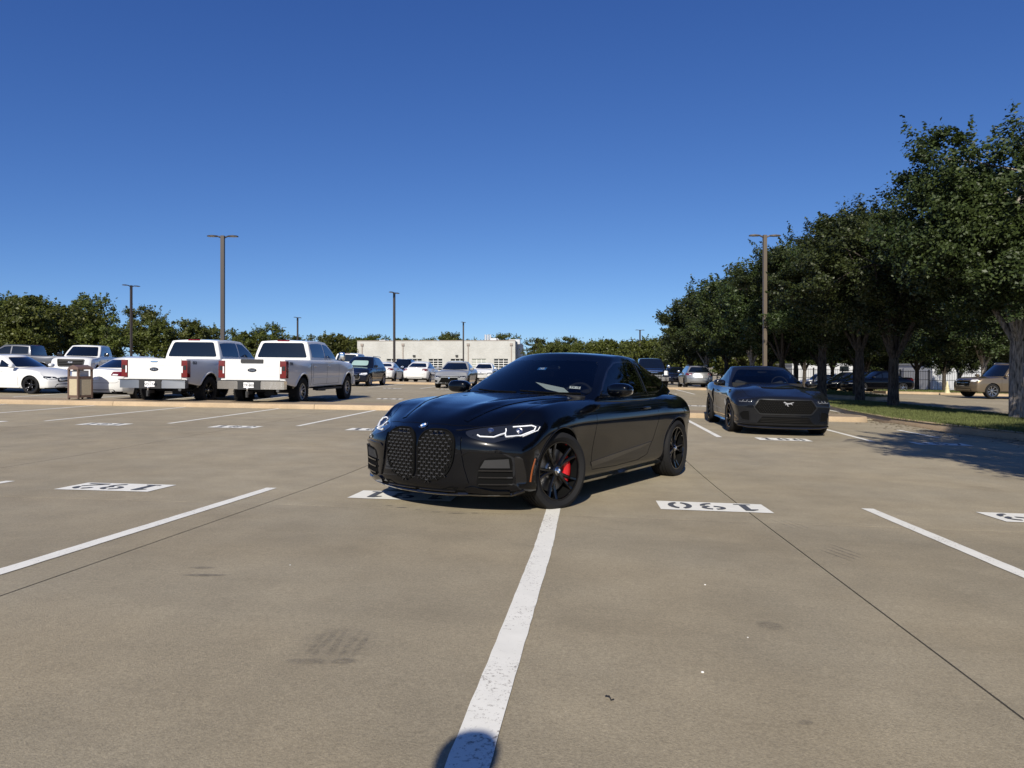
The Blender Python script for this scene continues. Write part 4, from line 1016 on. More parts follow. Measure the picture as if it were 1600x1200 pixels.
# ================================================================== pickups
def pickup(name, label, col, wheel, fo=.95, wb=4.06, ro=1.27, hw=1.02, hood=1.33, rail=1.40, roof=2.02, zb=.52, cab=(-.62, -1.42, -3.22, -3.36), group='pickup trucks in the parking lot', trimc=M_CHROME, flare=.03, arch=None, front='bars', plate='', badge='', plate_front='', mir=True, oval=True, blackbump=False):
    xr = -(wb + ro)
    S = dict(fo=fo, wb=wb, ro=ro, hw=hw, track=hw - .15,
        w=[(fo, .95), (fo - .15, .975), (fo - .4, .99), (0, 1.0), (-wb, 1.0), (xr + .3, .995), (xr, .985)],
        ze=[(fo, hood - .10), (fo - .25, hood - .03), (0, hood + .0), (-.55, rail - .02), (-1, rail), (xr + .5, rail), (xr, rail)],
        zc=[(fo, hood - .05), (fo - .25, hood + .04), (-.5, hood + .09), (-1, rail + .02), (cab[3], rail + .0), (xr, rail)],
        zb=[(fo, zb - .02), (0, zb), (-wb, zb), (xr, zb + .14)], sec=SEC_BOX,
        nose=[(0, -.05), (.15, 0), (.6, 0), (.85, -.02), (1, -.08)], tail=[(0, -.03), (.2, 0), (.9, 0), (1, -.01)], sF=.12, sR=.03, pF=3, flare=flare, pc=4,
        wheel=wheel, arch=arch or wheel[0] + .085, archdz=.03, bed=(xr + .09, cab[3] - .12, rail - .5), archmat=M_VOID, sub=1)
    S['G'] = dict(ws=(cab[0], cab[1]), rw=(cab[2], cab[3]), wz=(hood + .10, rail + .07), sF=.16, sR=.03, crown=.035, tum=1.4, bow=.02, pad=.11,
        roof=[(cab[1] + .3, roof - .05), (cab[1], roof - .03), ((cab[1] + cab[2]) / 2, roof), (cab[2], roof - .03)], wb=[(cab[0], hw - .10), (cab[0] - .6, hw - .065), (cab[3], hw - .07)], wr=[(cab[1], hw - .27), (cab[2], hw - .25)],
        base=[(cab[0], hood), (cab[0] - .4, rail - .06), (cab[3], rail - .06)], bz=rail + .055, cp=.20, pillars=[cab[1] - .62], slant=.0)
    c = Car(name, label, 'pickup truck', S, col, group); L_ = abs(xr)
    # doors and bed seams
    for x in (cab[0] - .28, cab[1] - .62, cab[2] - .02): c.both(c.seam, 'door_gap', [(x, rail + .0), (x, zb + .10)], 'L', None, .012, .002, step=.1)
    c.both(c.seam, 'door_gap', [(cab[0] - .28, zb + .10), (cab[2] - .02, zb + .10)], 'L', None, .010, .002, step=.2)
    c.both(c.seam, 'bed_gap', [(cab[3] - .05, rail), (cab[3] - .05, zb + .08)], 'L', None, .028, .002, step=.1)
    c.both(c.seam, 'body_crease', [(cab[0] - .2, zb + .30), (cab[3] + .0, zb + .30)], 'L', c.paint, .03, .010, step=.2)
    for x in (cab[1] - .48, cab[2] + .14): c.handle(x, rail - .20, trimc, .2)
    if mir: c.mirrors(cab[0] - .50, rail + .14, hw + .17, (.06, .11, .15) if hw > 1 else (.07, .12, .10), trimc if trimc is M_CHROME else M_BLK, 4)
    for sd in (1, -1): c_ = MB().box(cab[0] - 2.4, cab[0] - .2, -.09, .09, -.03, .03).build('running_board', M_MATTE, c.root, (0, sd * (hw - .02), zb - .06))
    for sd, vw in ((1, 'L'), (-1, 'R')):              # arch flares
        for ax in (0, -wb):
            b = MB(); pts = []; ra = S['arch'] + .02
            for k in range(21):
                a = math.pi * (-.05 + 1.10 * k / 20); x = ax + ra * math.cos(a); z = wheel[0] + .03 + ra * math.sin(a); q, n = c.ray(vw, x, max(z, zb + .03)); pts.append(q)
            b.tube(pts, .030, 6); b.build('wheel_flare', c.paint, c.root, sm=True)
    # rear
    tg = rnd([(-hw + .19, zb + .27), (hw - .19, zb + .27), (hw - .19, rail - .02), (-hw + .19, rail - .02)], .02)
    t = c.patch('tailgate', tg, 'B', c.paint, .014, step=.25); 
    c.seam('tailgate_gap', tg + tg[:1], 'B', None, .014, .004, step=.2)
    for z in (rail - .20, zb + .40): c.seam('tailgate_crease', [(-hw + .22, z), (hw - .22, z)], 'B', c.paint, .014, .022, t, step=.3)
    if badge == 'FX4':
        c.at('tailgate_handle', MB().prism(rnd([(-.34, -.055), (.34, -.055), (.34, .055), (-.34, .055)], .02, 2), 0, .03).me('tgh'), M_MATTE, 'B', 0, rail - .06, .012, t)
    else: c.at('tailgate_handle', MB().prism(rnd([(-.10, -.02), (.10, -.02), (.12, .02), (-.12, .02)], .01, 2), 0, .02).me('tgh'), M_CHROME, 'B', 0, rail - .09, .012, t)
    def oval_me(a, b_):
        q = MB(); n = 28
        for (s1, h, mi) in ((1.0, .010, 0), (.90, .014, 1)): q.prism([(a * s1 * math.cos(2 * math.pi * k / n), b_ * s1 * math.sin(2 * math.pi * k / n)) for k in range(n)], 0, h, mi)
        return q.me('oval', mats=(M_CHROME if front != 'bars' else M_GUN, M_NAVYE))
    if oval:
        e = c.at('oval_emblem', oval_me(.135, .055), None, 'B', 0, (rail + zb) / 2 + .12, .014, t); obj('emblem_script', text_mesh('Ford', .085, .0008), M_ALU, e, (0, 0, .0145))
        e = c.at('oval_emblem', oval_me(.15, .06), None, 'F', 0, hood - .24, .030); obj('emblem_script', text_mesh('Ford', .09, .0008), M_ALU, e, (0, 0, .0145))
    for sd in (1, -1):
        b = MB(); V, F = boxgrid([0, .5, 1], [0, .15, .85, 1], [0, .08, .92, 1], lambda u, v, t_: (xr - .012 + u * .17, sd * (hw - .175 + v * .185), zb + .33 + t_ * (rail - .05 - zb - .33)))
        b.add(V, F); o = b.build('tail_light', M_REDL, c.root, angle=30)
        MB().box(xr - .024, xr - .010, min(sd * (hw - .165), sd * (hw - .125)), max(sd * (hw - .165), sd * (hw - .125)), zb + .46, zb + .66).build('reverse_lamp', M_WHL, o)
        MB().box(xr - .022, xr - .010, min(sd * (hw - .105), sd * (hw - .02)), max(sd * (hw - .105), sd * (hw - .02)), zb + .55, zb + .68).build('lamp_band', M_DKL, o)
    def bar(u, v, t_):
        return (xr - .10 - .10 * (1 - abs(v) ** 3) + u * .18, v * (hw - .005), zb + .01 + t_ * (.24 - .05 * (abs(v) < .35)))
    V, F = boxgrid([0, .2, .8, 1], [-1, -.93, -.5, -.36, -.34, 0, .34, .36, .5, .93, 1], [0, .1, .9, 1], bar); b = MB().add(V, F); bp = b.build('rear_bumper', trimc if not blackbump else M_MATTE, c.root, angle=35)
    MB().box(xr - .215, xr - .1, -.34, .34, zb - .0, zb + .25).build('step_pad', M_MATTE, bp)
    MB().box(xr - .20, xr - .02, -hw + .02, hw - .02, zb + .245, zb + .265).build('step_top', M_MATTE, bp)
    pl = obj('licence_plate', MB().box(-.003, .003, -.155, .155, -.078, .078).me('lp'), M_PLATE, c.root, (xr - .222, 0, zb + .13)); 
    obj('plate_lettering', text_mesh(plate or ' ', .10, .0012), M_INK, pl, (-.0045, 0, -.012), (R(90), 0, R(-90))); obj('plate_state', text_mesh('TEXAS', .032, .0006), M_INK, pl, (-.0045, 0, .055), (R(90), 0, R(-90)))
    b = MB().box(xr - .32, xr - .05, -.045, .045, zb - .14, zb - .05); b.box(xr - .34, xr - .24, -.03, .03, zb - .22, zb - .05); b.build('tow_hitch', M_MATTE, c.root)
    MB().lathe([(0, .02), (.05, .02), (.06, .03), (.09, .035), (.115, .025), (.125, .0001)], 14).build('tow_ball', M_CHROME, c.root, (xr - .30, 0, zb - .06))
    b = MB().box(xr + .2, fo - .5, -.42, -.32, zb - .02, zb + .1); b.box(xr + .2, fo - .5, .32, .42, zb - .02, zb + .1)
    for ax in (0, -wb): b.tube([(ax, -hw + .3, wheel[0]), (ax, hw - .3, wheel[0])], .055, 8); b.lathe([], 3) if 0 else b.box(ax - .13, ax + .13, -.14, .14, wheel[0] - .13, wheel[0] + .13)
    b.build('chassis', M_MATTE, c.root); MB().tube([(xr + 1.2, -.62, zb - .02), (xr + .12, -.72, zb - .04)], .045, 10).build('exhaust_pipe', M_EXH, c.root)
    # cab-top brake lamp
    c.at('high_brake_lamp', MB().box(-.20, .20, -.022, .022, 0, .012).me('hb'), M_REDL, 'B', 0, roof - .012, .0, None)
    # front
    gz0, gz1 = hood - .44, hood - .10
    gp = rnd([(-.56, gz0), (.56, gz0), (.62, gz1), (-.62, gz1)], .04); g = c.patch('grille', gp, 'F', M_VOID, .004, step=.2); c.seam('grille_frame', gp + gp[:1], 'F', trimc if front != 'bars' else M_MATTE, .06, .03, g)
    for k in range(4): z = gz0 + (gz1 - gz0) * (k + .6) / 4.2; c.seam('grille_bar', [(-.56, z), (.56, z)], 'F', M_MATTE if front == 'bars' else M_CHROME, .035, .022, g, step=.15)
    c.both(c.patch, 'headlight', rnd([(.66, gz0 + .06), (.68, gz1), (.93, gz1 - .01), (.95, gz0 + .06)], .04), 'F', M_WHL, .006)
    fb = MB(); V, F = boxgrid([0, .3, 1], [-1, -.9, -.4, 0, .4, .9, 1], [0, .15, .85, 1], lambda u, v, t_: (fo + .05 - .16 * abs(v) ** 3 - u * .2 + .0, v * (hw - .01), zb + .02 + t_ * .26)); fb.add(V, F); fbo = fb.build('front_bumper', col if front == 'bars' else trimc, c.root, angle=35)
    MB().box(fo - .02, fo + .058, -.5, .5, zb + .06, zb + .17).build('bumper_intake', M_VOID, fbo); MB().box(fo + .06, fo + .066, -.155, .155, zb + .10, zb + .25).build('licence_plate', M_PLATE, fbo)
    for y in (.7, -.7): c.at('fog_lamp', MB().lathe([(0, .05), (.02, .05), (.02, .0001)], 14).me('fl'), M_WHL, 'F', y, zb + .30, .0) if 0 else None
    if badge:
        for vw in 'LR':
            o = c.at('side_badge', text_mesh(badge, .13, .004), M_INK, vw, xr + .42, rail - .13, .004)
    return c
M_NAVYE = mat('emblem_navy', (.006, .010, .025), .25, 0, .5, .6)
HDW = (.425, .30, .245, 'AS8', M_GUN); HDW2 = (.425, .30, .245, 'AS6', M_BRIM)
HDW3 = (.425, .30, .245, 'AM10', M_ALU)
t1 = pickup('pickup_truck', 'white heavy-duty pickup with chrome alloy wheels, nearer the centre, tail to the median', P_WHITE, HDW3, plate='KYP-8001', badge='FX4', trimc=M_CHROME)
p = cv(-9.75, 25.1); t1.place(p[0], p[1], 6.13)
t2 = pickup('pickup_truck', 'white heavy-duty pickup on all-black wheels between a white sedan and another white pickup', P_WHITE, HDW2, plate='TVD-1748', badge='4X4', trimc=M_SILVC if 'M_SILVC' in globals() else M_ALU)
p = cv(-12.72, 25.0); t2.place(p[0], p[1], 6.13)
LTW = (.385, .27, .23, 'AS6', M_GUN); LTW2 = (.40, .275, .235, 'AS6', M_GUN)
t3 = pickup('pickup_truck', 'white pickup facing the camera behind the litter bin with a black grille', P_WHITE, LTW, fo=.92, wb=3.68, ro=1.2, hw=.985, hood=1.22, rail=1.28, roof=1.93, zb=.44, cab=(-.55, -1.4, -3.02, -3.14), trimc=M_MATTE)
t3.place(-23.4, 38.1, 166)
t4 = pickup('pickup_truck', 'grey crew-cab pickup seen from the side at the far left edge', P_STEEL, LTW, fo=.98, wb=3.9, ro=1.2, hw=.99, hood=1.24, rail=1.30, roof=1.93, zb=.44, cab=(-.6, -1.45, -3.12, -3.28), front='chrome', oval=False)
t4.place(-28.6 - 3.9, 43.6, 264)
t5 = pickup('pickup_truck', 'white pickup parked behind the dark hatchback beyond the trucks', P_WHITE, LTW, fo=.92, wb=3.68, ro=1.2, hw=.985, hood=1.22, rail=1.28, roof=1.93, zb=.44, cab=(-.55, -1.4, -3.02, -3.14))
p = cv(-16.9, 51.4); t5.place(p[0], p[1], 6)
t6 = pickup('pickup_truck', 'dark pickup facing the camera beyond the black coupe tail', P_NAVY, LTW, fo=.92, wb=3.68, ro=1.2, hw=.985, hood=1.22, rail=1.28, roof=1.93, zb=.44, cab=(-.55, -1.4, -3.02, -3.14), front='chrome', oval=False)
p = cv(4.2, 47.6); t6.place(p[0], p[1], 186)

# ================================================================== cars and utility vehicles
def auto(name, label, cat, col, kind='sedan', L=4.75, hw=.91, roof=1.44, wheel=(.335, .23, .235, 'SD5', M_GUN), group='cars parked in the lot', lamps='dark', tail='split', grille='bar', plate_r='', plate_f='', belt=None, trim=None, spoiler=False):
    suv = kind in ('suv', 'hatch'); belt = belt or (.94 if kind == 'sedan' else 1.02 if kind == 'hatch' else 1.12)
    fo = .93 if kind != 'suv' else .98; wb = L * .588 if not kind == 'suv' else L * .58; ro = L - fo - wb; xr = -(wb + ro); nz = belt - .24 if kind != 'suv' else belt - .10
    zb = .19 if kind == 'sedan' else .23 if kind == 'hatch' else .30
    S = dict(fo=fo, wb=wb, ro=ro, hw=hw, w=[(fo, .90), (fo - .12, .95), (fo - .35, .98), (0, 1.0), (-wb * .5, .975), (-wb, 1.0), (xr + .45, .98), (xr + .18, .94), (xr, .88)],
        ze=[(fo, nz - .06), (fo - .3, nz + .04), (.1, belt - .06), (-.5, belt - .01), (-wb * .5, belt), (-wb, belt + .04), (xr + .35, belt + .06), (xr, belt + .02)],
        zc=[(fo, nz), (fo - .3, nz + .09), (.1, belt + .0), (-.45, belt + .06), (-wb, belt + .06), (xr + .4, belt + .13 if not suv else belt + .06), (xr, belt + .11 if not suv else belt + .04)],
        zb=[(fo, zb), (0, zb), (-wb, zb + .02), (xr, zb + .08)], sec=SEC_CAR if kind != 'suv' else SEC_BOX,
        nose=[(0, -.08), (.12, -.01), (.4, 0), (.75, 0), (.9, -.03), (1, -.10)], tail=[(0, -.10), (.2, -.0), (.5, 0), (.8, -.04), (1, -.08)], sF=.26 if kind != 'suv' else .16, sR=.24, pF=2.4, flare=.012, wheel=wheel, arch=wheel[0] + .04, detail=0, sub=1)
    if kind == 'sedan': cabx = (-.38, -1.22, -wb + .45, -wb - .52); wzr = belt + .14
    elif kind == 'hatch': cabx = (-.38, -1.15, xr + .75, xr + .22); wzr = belt + .08
    else: cabx = (-.45, -1.15, xr + .34, xr + .10); wzr = belt + .08
    S['G'] = dict(ws=cabx[:2], rw=cabx[2:], wz=(belt + .06, wzr), sF=.24, sR=.22 if kind == 'sedan' else .14, crown=.03, tum=1.25, bow=.03, pad=.09,
        roof=[(cabx[1] + .2, roof - .05), (cabx[1], roof - .025), (cabx[1] - .5, roof), (cabx[2], roof - (.05 if kind != 'suv' else .03))], wb=[(cabx[0], hw - .11), (cabx[0] - .6, hw - .07), (cabx[2], hw - .08), (cabx[3], hw - (.20 if kind == 'sedan' else .12))],
        wr=[(cabx[1], hw - .33 if kind != 'suv' else hw - .26), (cabx[2], hw - (.36 if kind != 'suv' else .27))], base=[(cabx[0], belt - .05), (cabx[3], belt - .02)], bz=belt + .045, cp=.16 if kind == 'sedan' else .22,
        pillars=[-wb * .5 - .02] + ([-wb - .12] if kind == 'suv' else []), slant=-.08, trim=trim, tw=.02)
    c = Car(name, label, cat, S, col, group)
    lz = nz - .06
    if grille == 'spindle':
        gp = rnd([(-.52, .635), (.52, .635), (.42, .52), (.60, .26), (-.60, .26), (-.42, .52)], .03)
    elif grille == 'suv': gp = rnd([(-.50, lz - .32), (.50, lz - .32), (.56, lz + .02), (-.56, lz + .02)], .05)
    else: gp = rnd([(-.52, lz - .16), (.52, lz - .16), (.50, lz - .04), (-.50, lz - .04)], .03)
    g = c.patch('grille', gp, 'F', M_VOID, .004, step=.15); c.seam('grille_frame', gp + gp[:1], 'F', M_CHROME if grille == 'suv' else M_BLK, .03, .015, g)
    for k in range(4): z = gp[0][1] + .05 + k * .07; (c.seam('grille_bar', [(-.42, z), (.42, z)], 'F', M_GUN if grille != 'suv' else M_CHROME, .012, .010, g, step=.2) if z < lz else None)
    if grille != 'spindle': li = c.patch('lower_intake', rnd([(-.62, zb + .07), (.62, zb + .07), (.55, zb + .20), (-.55, zb + .20)], .04), 'F', M_VOID, .004, step=.15)
    else: c.both(c.patch, 'air_intake', rnd([(.68, .32), (.64, .42), (.82, .44), (.82, .34)], .03), 'F', M_VOID, .004, step=.1)
    lens = M_DKL if lamps == 'dark' else M_WHL
    h = c.both(c.patch, 'headlight', rnd([(.50, lz - .075), (.55, lz + .01), (.82, lz + .035), (.86, lz - .03), (.80, lz - .10)], .03), 'F', lens, .004)
    for o, sg in zip(h, (1, -1)): c.seam('light_guide', [(sg * .56, lz - .065), (sg * .74, lz - .075), (sg * .82, lz - .02)], 'F', M_DRL, .014, .006, o)
    c.at('emblem', MB().lathe([(0, .045), (.008, .045), (.008, .0001)], 18).me('em'), M_CHROME, 'F', 0, lz + .0 if grille != 'spindle' else .56, .004)
    tz = belt - .02 if kind == 'sedan' else belt - .02
    if tail == 'bar': c.patch('tail_light', rnd([(-.80, tz - .03), (.80, tz - .03), (.80, tz + .04), (-.80, tz + .04)], .02), 'B', M_REDL, .005, step=.12)
    tl = c.both(c.patch, 'tail_light', rnd([(.48, tz - .07), (.52, tz + .05), (.84, tz + .04), (.86, tz - .02), (.80, tz - .10)], .03), 'B', M_REDL, .006)
    c.both(c.patch, 'tail_light', rnd([(xr + .52, tz + .03), (xr + .18, tz + .05), (xr + .18, tz - .08), (xr + .30, tz - .05)], .03), 'L', M_REDL, .004)
    for o, sg in zip(tl, (1, -1)): c.patch('reverse_lamp', [(sg * .52, tz - .06), (sg * .54, tz - .02), (sg * .66, tz - .03), (sg * .65, tz - .07)], 'B', M_WHL, .009, o)
    if kind == 'sedan' or tail: c.seam('boot_gap', [(-.70, tz - .26), (-.62, tz - .30), (.62, tz - .30), (.70, tz - .26)], 'B', None, .008, .002)
    c.patch('rear_diffuser', rnd([(-.62, zb + .09), (.62, zb + .09), (.58, zb + .22), (-.58, zb + .22)], .03), 'B', M_MATTE, .006, step=.15)
    c.plate('B', tz - .14 if kind == 'sedan' else tz - .18, plate_r, off=.014)
    if plate_f: c.plate('F', zb + .24, '', off=.03)
    dx = [-.52, -wb * .5 - .04, -wb + .12]
    for i, x in enumerate(dx): c.both(c.seam, 'door_gap', [(x, belt), (x + .02, belt - .35), (x + (0 if i < 2 else .22), zb + .12)], 'L', None, .008, .0015, step=.08)
    c.both(c.seam, 'sill_trim', [(-.45, zb + .06), (-wb + .45, zb + .06)], 'L', M_BLK if kind != 'sedan' else col, .05, .02, step=.2)
    for x in (-wb * .5 + .14, -wb + .32): c.handle(x, belt - .12, col if col is not P_TAN else M_CHROME, .19)
    c.mirrors(-.68, belt + .10, hw + .06, (.08, .11, .075), col if kind != 'x' else M_BLK, 3)
    if suv:
        for sd in (1, -1): MB().tube([(cabx[1] - .2, sd * (hw - .33), roof - .02), (cabx[1] - .3, sd * (hw - .33), roof + .035), (cabx[2] + .1, sd * (hw - .33), roof + .02), (cabx[2], sd * (hw - .33), roof - .04)], .016, 6).build('roof_rail', M_ALU if kind == 'suv' else M_BLK, c.root, sm=True)
    if spoiler: c.seam('boot_spoiler', [(-.62, belt + .085), (0, belt + .10), (.62, belt + .085)], 'B', col, .05, .05)
    return c
def put(c, cc, v, hd=6.13, dx=0.): p = cv(cc, v); c.place(p[0], p[1], hd); return c
SW1 = (.335, .235, .245, 'SY5', M_GUN); SW2 = (.34, .235, .25, 'SM10', M_BRIM); SW3 = (.335, .225, .235, 'SD5', M_ALU); SUVW = (.39, .275, .28, 'SS8', M_ALU)
put(auto('sedan_car', 'white sedan parked behind the litter bin, red tail lamps towards the camera', 'car', P_WHITE, L=4.85, wheel=SW2), -15.45, 24.7)
auto('sedan_car', 'white sedan seen side-on at the left edge, nose to the right', 'car', P_WHITE, L=4.7, wheel=SW1).place(-17.9, 27.4, 97)
hb = put(auto('hatchback_car', 'dark hatchback with a pale sunshade in its windscreen', 'car', P_NAVY, 'hatch', L=4.5, roof=1.64, wheel=SW3, grille='suv', lamps='clear'), -12.9, 38.3, 186.1)
M_SHADE = mat('sunshade', (.35, .50, .46), .4, .3); hb.bvh = hb.gbvh; o = hb.patch('sunshade', rnd([(-.48, 1.14), (.50, 1.14), (.46, 1.42), (-.42, 1.42)], .1), 'F', M_SHADE, .006)
put(auto('sedan_car', 'matte grey sedan with a large black mesh grille facing the camera', 'car', P_SILV, L=4.7, wheel=SW2, grille='spindle'), -7.35, 38.0, 186.1)
put(auto('sedan_car', 'white sedan showing its tail and red lamps beyond the grey sedan', 'car', P_WHITE, L=4.6, wheel=SW3, plate_r='TX 204'), -11.6, 50.2, 6.1)
put(auto('coupe_car', 'low white coupe with dark tail lamps beyond the dark hatchback', 'car', P_WHITE, L=4.5, roof=1.36, wheel=SW2), -14.25, 50.2, 2)
put(auto('utility_car', 'black utility vehicle behind the lamp post near the white sedan tail', 'car', P_BLACK, 'hatch', L=4.6, roof=1.68, wheel=SW1), -16.1, 59.5, 186)
put(auto('sedan_car', 'white car just peeping out beside the grey sedan', 'car', P_WHITE, L=4.6, wheel=SW3, lamps='dark'), -8.7, 58.0, 186)
put(auto('sedan_car', 'dark car parked beside the peeping white car before the brick building', 'car', P_NAVY, L=4.6, wheel=SW3), -5.9, 58.3, 186)
put(auto('sedan_car', 'navy car in shade between the dark pickup and the silver hatchback', 'car', P_NAVY, L=4.6, wheel=SW3), 7.2, 59.5, 186)
put(auto('hatchback_car', 'silver-grey hatchback showing its red-lamped tail beside the lamp post', 'car', P_SILVER, 'hatch', L=4.7, roof=1.50, belt=.98, wheel=SW1), 7.1, 50.2, 6.1)
for i, (x, y, col, lab) in enumerate(((23.9, 49.3, P_BLACK, 'nearest black sedan in the shade behind the right-hand trees'), (24.0, 52.1, P_BLACK, 'middle one of three dark sedans parked under the trees'), (24.3, 54.9, P_NAVY, 'farthest dark blue sedan of the three under the trees'))):
    auto('sedan_car', lab, 'car', col, L=4.8, wheel=SW1 if i else SW3, group='dark sedans under the trees').place(x, y, 268)
auto('utility_car', 'white estate-bodied utility vehicle beyond the dark sedans', 'car', P_WHITE, 'hatch', L=4.8, roof=1.66, wheel=SW1).place(30.6, 74, 268)
auto('utility_car', 'bronze full-size utility vehicle with bright alloy wheels on the far right', 'car', P_TAN, 'suv', L=5.2, hw=1.01, roof=1.88, wheel=SUVW, grille='suv', lamps='clear', plate_f='', trim=M_CHROME).place(25.6, 38.9, 266)
# ================================================================== litter bin, lamps, cone
M_BROWN = mat('brown_bin_frame', (.13, .085, .065), .45, 0, .4); M_AGG = mat('aggregate_panel', (.45, .38, .26), .9, bump=.8, nscale=60, var=.55)
bin_ = tag(empty('litter_bin', gcv(-15.35, 20.05) + Vector((0, 0, .13)), R(-24)), 'brown litter bin with pebble panels standing on the median at the left', 'litter bin')
b = MB(); w = .235
for sx in (-1, 1):
    for sy in (-1, 1): b.box(sx * w - .03, sx * w + .03, sy * w - .03, sy * w + .03, .03, .98)
for z0, z1 in ((.06, .14), (.66, .74)):
    b.box(-w - .02, w + .02, -w - .022, -w + .022, z0, z1); b.box(-w - .02, w + .02, w - .022, w + .022, z0, z1); b.box(-w - .022, -w + .022, -w, w, z0 + .002, z1 - .002); b.box(w - .022, w + .022, -w, w, z0 + .002, z1 - .002)
b.build('frame', M_BROWN, bin_)
for k in range(4):
    M = Matrix.Rotation(k * math.pi / 2, 4, 'Z'); MB().box(-w + .03, w - .03, -w - .012, -w + .015, .14, .66, 0, M).build('side_panel', M_AGG, bin_)
V, F = boxgrid([-1, -.8, 0, .8, 1], [-1, -.8, 0, .8, 1], [0, .5, 1], lambda u, v, t: (u * (w + .045) * (1 - .08 * t), v * (w + .045) * (1 - .08 * t), .95 + t * (.05 + .10 * (1 - u * u) * 1))); MB().add(V, F).build('lid', M_BROWN, bin_, angle=40)
MB().box(-w + .06, w - .06, -w + .06, w - .06, .08, .92).build('liner', mat('bin_liner', (.60, .60, .58), .6), bin_)
bin_.scale = (.9, .9, .95)
for sx in (-1, 1):
    for sy in (-1, 1): MB().lathe([(0, .03), (.06, .03)], 10).build('foot', M_MATTE, bin_, (sx * w, sy * w, -.005))
M_POLE = mat('bronze_pole', (.060, .050, .045), .45, .3); M_LED = mat('lamp_diffuser', (.5, .5, .48), .4)
def lamp_post(x, y, h, label, wd=.11, rz=0., heads=2, arm=.16, col=None, hl=.46):
    col = col or M_POLE; z = gz(x, y); r = tag(empty('lamp_post', (x, y, z), rz), label, 'lamp post', 'lamp posts of the parking lot')
    MB().prism([(-wd * .8, -wd * .8), (wd * .8, -wd * .8), (wd * .8, wd * .8), (-wd * .8, wd * .8)], -.05, h, 0, None).build('pole', col, r)
    MB().lathe([(-.1, .30), (.65, .30), (.68, .27), (.68, .0001)], 20).build('base', M_KERB, r)
    for s_ in ((1, -1) if heads == 2 else (1,)):
        a = MB(); a.tube([(s_ * wd * .6, 0, h - .10), (s_ * (wd + arm * .6), 0, h - .04), (s_ * (wd + arm), 0, h - .02)], .035, 8); ao = a.build('arm', col, r, sm=True)
        V, F = boxgrid([0, .12, .5, .88, 1], [-1, -.7, 0, .7, 1], [0, .5, 1], lambda u, v, t: (s_ * (wd + arm * .8 + u * hl), v * (.17 * (1 - .55 * abs(2 * u - 1) ** 3)), h - .045 + t * .075 * (1 - .5 * v * v) * (1 - .45 * abs(2 * u - 1) ** 3)))
        ho = MB().add(V, F).build('lamp_head', col, r, angle=45)
        MB().box(min(s_ * (wd + arm + .08), s_ * (wd + arm + .38)), max(s_ * (wd + arm + .08), s_ * (wd + arm + .38)), -.09, .09, h - .056, h - .042).build('diffuser', M_LED, ho)
    return r
def by_px(px, d): return (px - 800) / 1109 * d
M_POLE2 = mat('tan_pole', (.13, .105, .08), .5, .2)
lamp_post(by_px(348, 32.5), 32.5, 7.0, 'tallest twin-headed lamp post rising behind the two white pickups', .10, .05)
lamp_post(by_px(1195, 30.5), 30.5, 7.1, 'twin-headed lamp post in front of the trees behind the grey coupe', .09, .05, col=M_POLE2)
lamp_post(by_px(205, 55), 55, 6.9, 'lamp post among the trees at the left', .09, 1.0)
lamp_post(by_px(616, 57), 57, 7.0, 'slim lamp post standing before the left half of the brick building', .09, 1.2)
lamp_post(by_px(724, 96), 96, 7.1, 'small distant lamp post before the right half of the brick building', .10, 1.3)
lamp_post(by_px(465, 92), 92, 7.0, 'distant lamp post over the treetops left of the brick building', .10, 1.2)
lamp_post(by_px(441, 120), 120, 7.0, 'hooked distant lamp post beside the small treetops', .10, .2, heads=1)
lamp_post(by_px(1000, 100), 100, 7.4, 'distant lamp post above the low trees right of centre', .10, .3)
lamp_post(by_px(988, 122), 122, 7.4, 'faintest distant lamp post beside its taller twin right of centre', .11, .3)
M_CONE = mat('faded_cone', (.62, .55, .34), .7, var=.2, nscale=5)
cn = tag(MB().lathe([(0, .19), (.03, .19), (.035, .14), (.30, .10), (.31, .115), (.34, .115), (.35, .09), (.72, .035), (.73, .0001)], 20).build('traffic_cone', M_CONE, None, (by_px(1480, 43.0), 43.0, gz(by_px(1480, 43.0), 43.0) + .10), sm=False, angle=30), 'pale faded traffic cone beside the bronze utility vehicle', 'traffic cone')
# ================================================================== buildings
def brick_mat(name, c1, c2, mortar, sc=2.2):
    m = bpy.data.materials.new(name); m.use_nodes = True; MATS[name] = m; N, L = nodes_of(m); p = N['Principled BSDF']; p.inputs['Roughness'].default_value = .85
    tc = N.new('ShaderNodeTexCoord'); mp = N.new('ShaderNodeMapping'); mp.inputs['Rotation'].default_value = (R(90), 0, 0); L.new(tc.outputs['Object'], mp.inputs['Vector'])
    br = N.new('ShaderNodeTexBrick'); br.inputs['Color1'].default_value = (*c1, 1); br.inputs['Color2'].default_value = (*c2, 1); br.inputs['Mortar'].default_value = (*mortar, 1); br.inputs['Scale'].default_value = sc; br.inputs['Mortar Size'].default_value = .012; L.new(mp.outputs[0], br.inputs['Vector'])
    n = N.new('ShaderNodeTexNoise'); n.inputs['Scale'].default_value = .35; n.inputs['Detail'].default_value = 6; L.new(tc.outputs['Object'], n.inputs['Vector'])
    mx = nd(N, 'ShaderNodeMix', data_type='RGBA', blend='MULTIPLY'); mx.inputs[0].default_value = .3; cr = N.new('ShaderNodeValToRGB'); cr.color_ramp.elements[0].color = (.6, .58, .55, 1); cr.color_ramp.elements[1].color = (1, 1, 1, 1); cr.color_ramp.elements[0].position = .3; cr.color_ramp.elements[1].position = .6
    L.new(n.outputs['Fac'], cr.inputs[0]); L.new(br.outputs[0], mx.inputs[6]); L.new(cr.outputs[0], mx.inputs[7]); L.new(mx.outputs[2], p.inputs['Base Color']); return m
M_BRICK = brick_mat('pale_brick', (.47, .47, .445), (.425, .425, .40), (.49, .49, .465), 1.4)
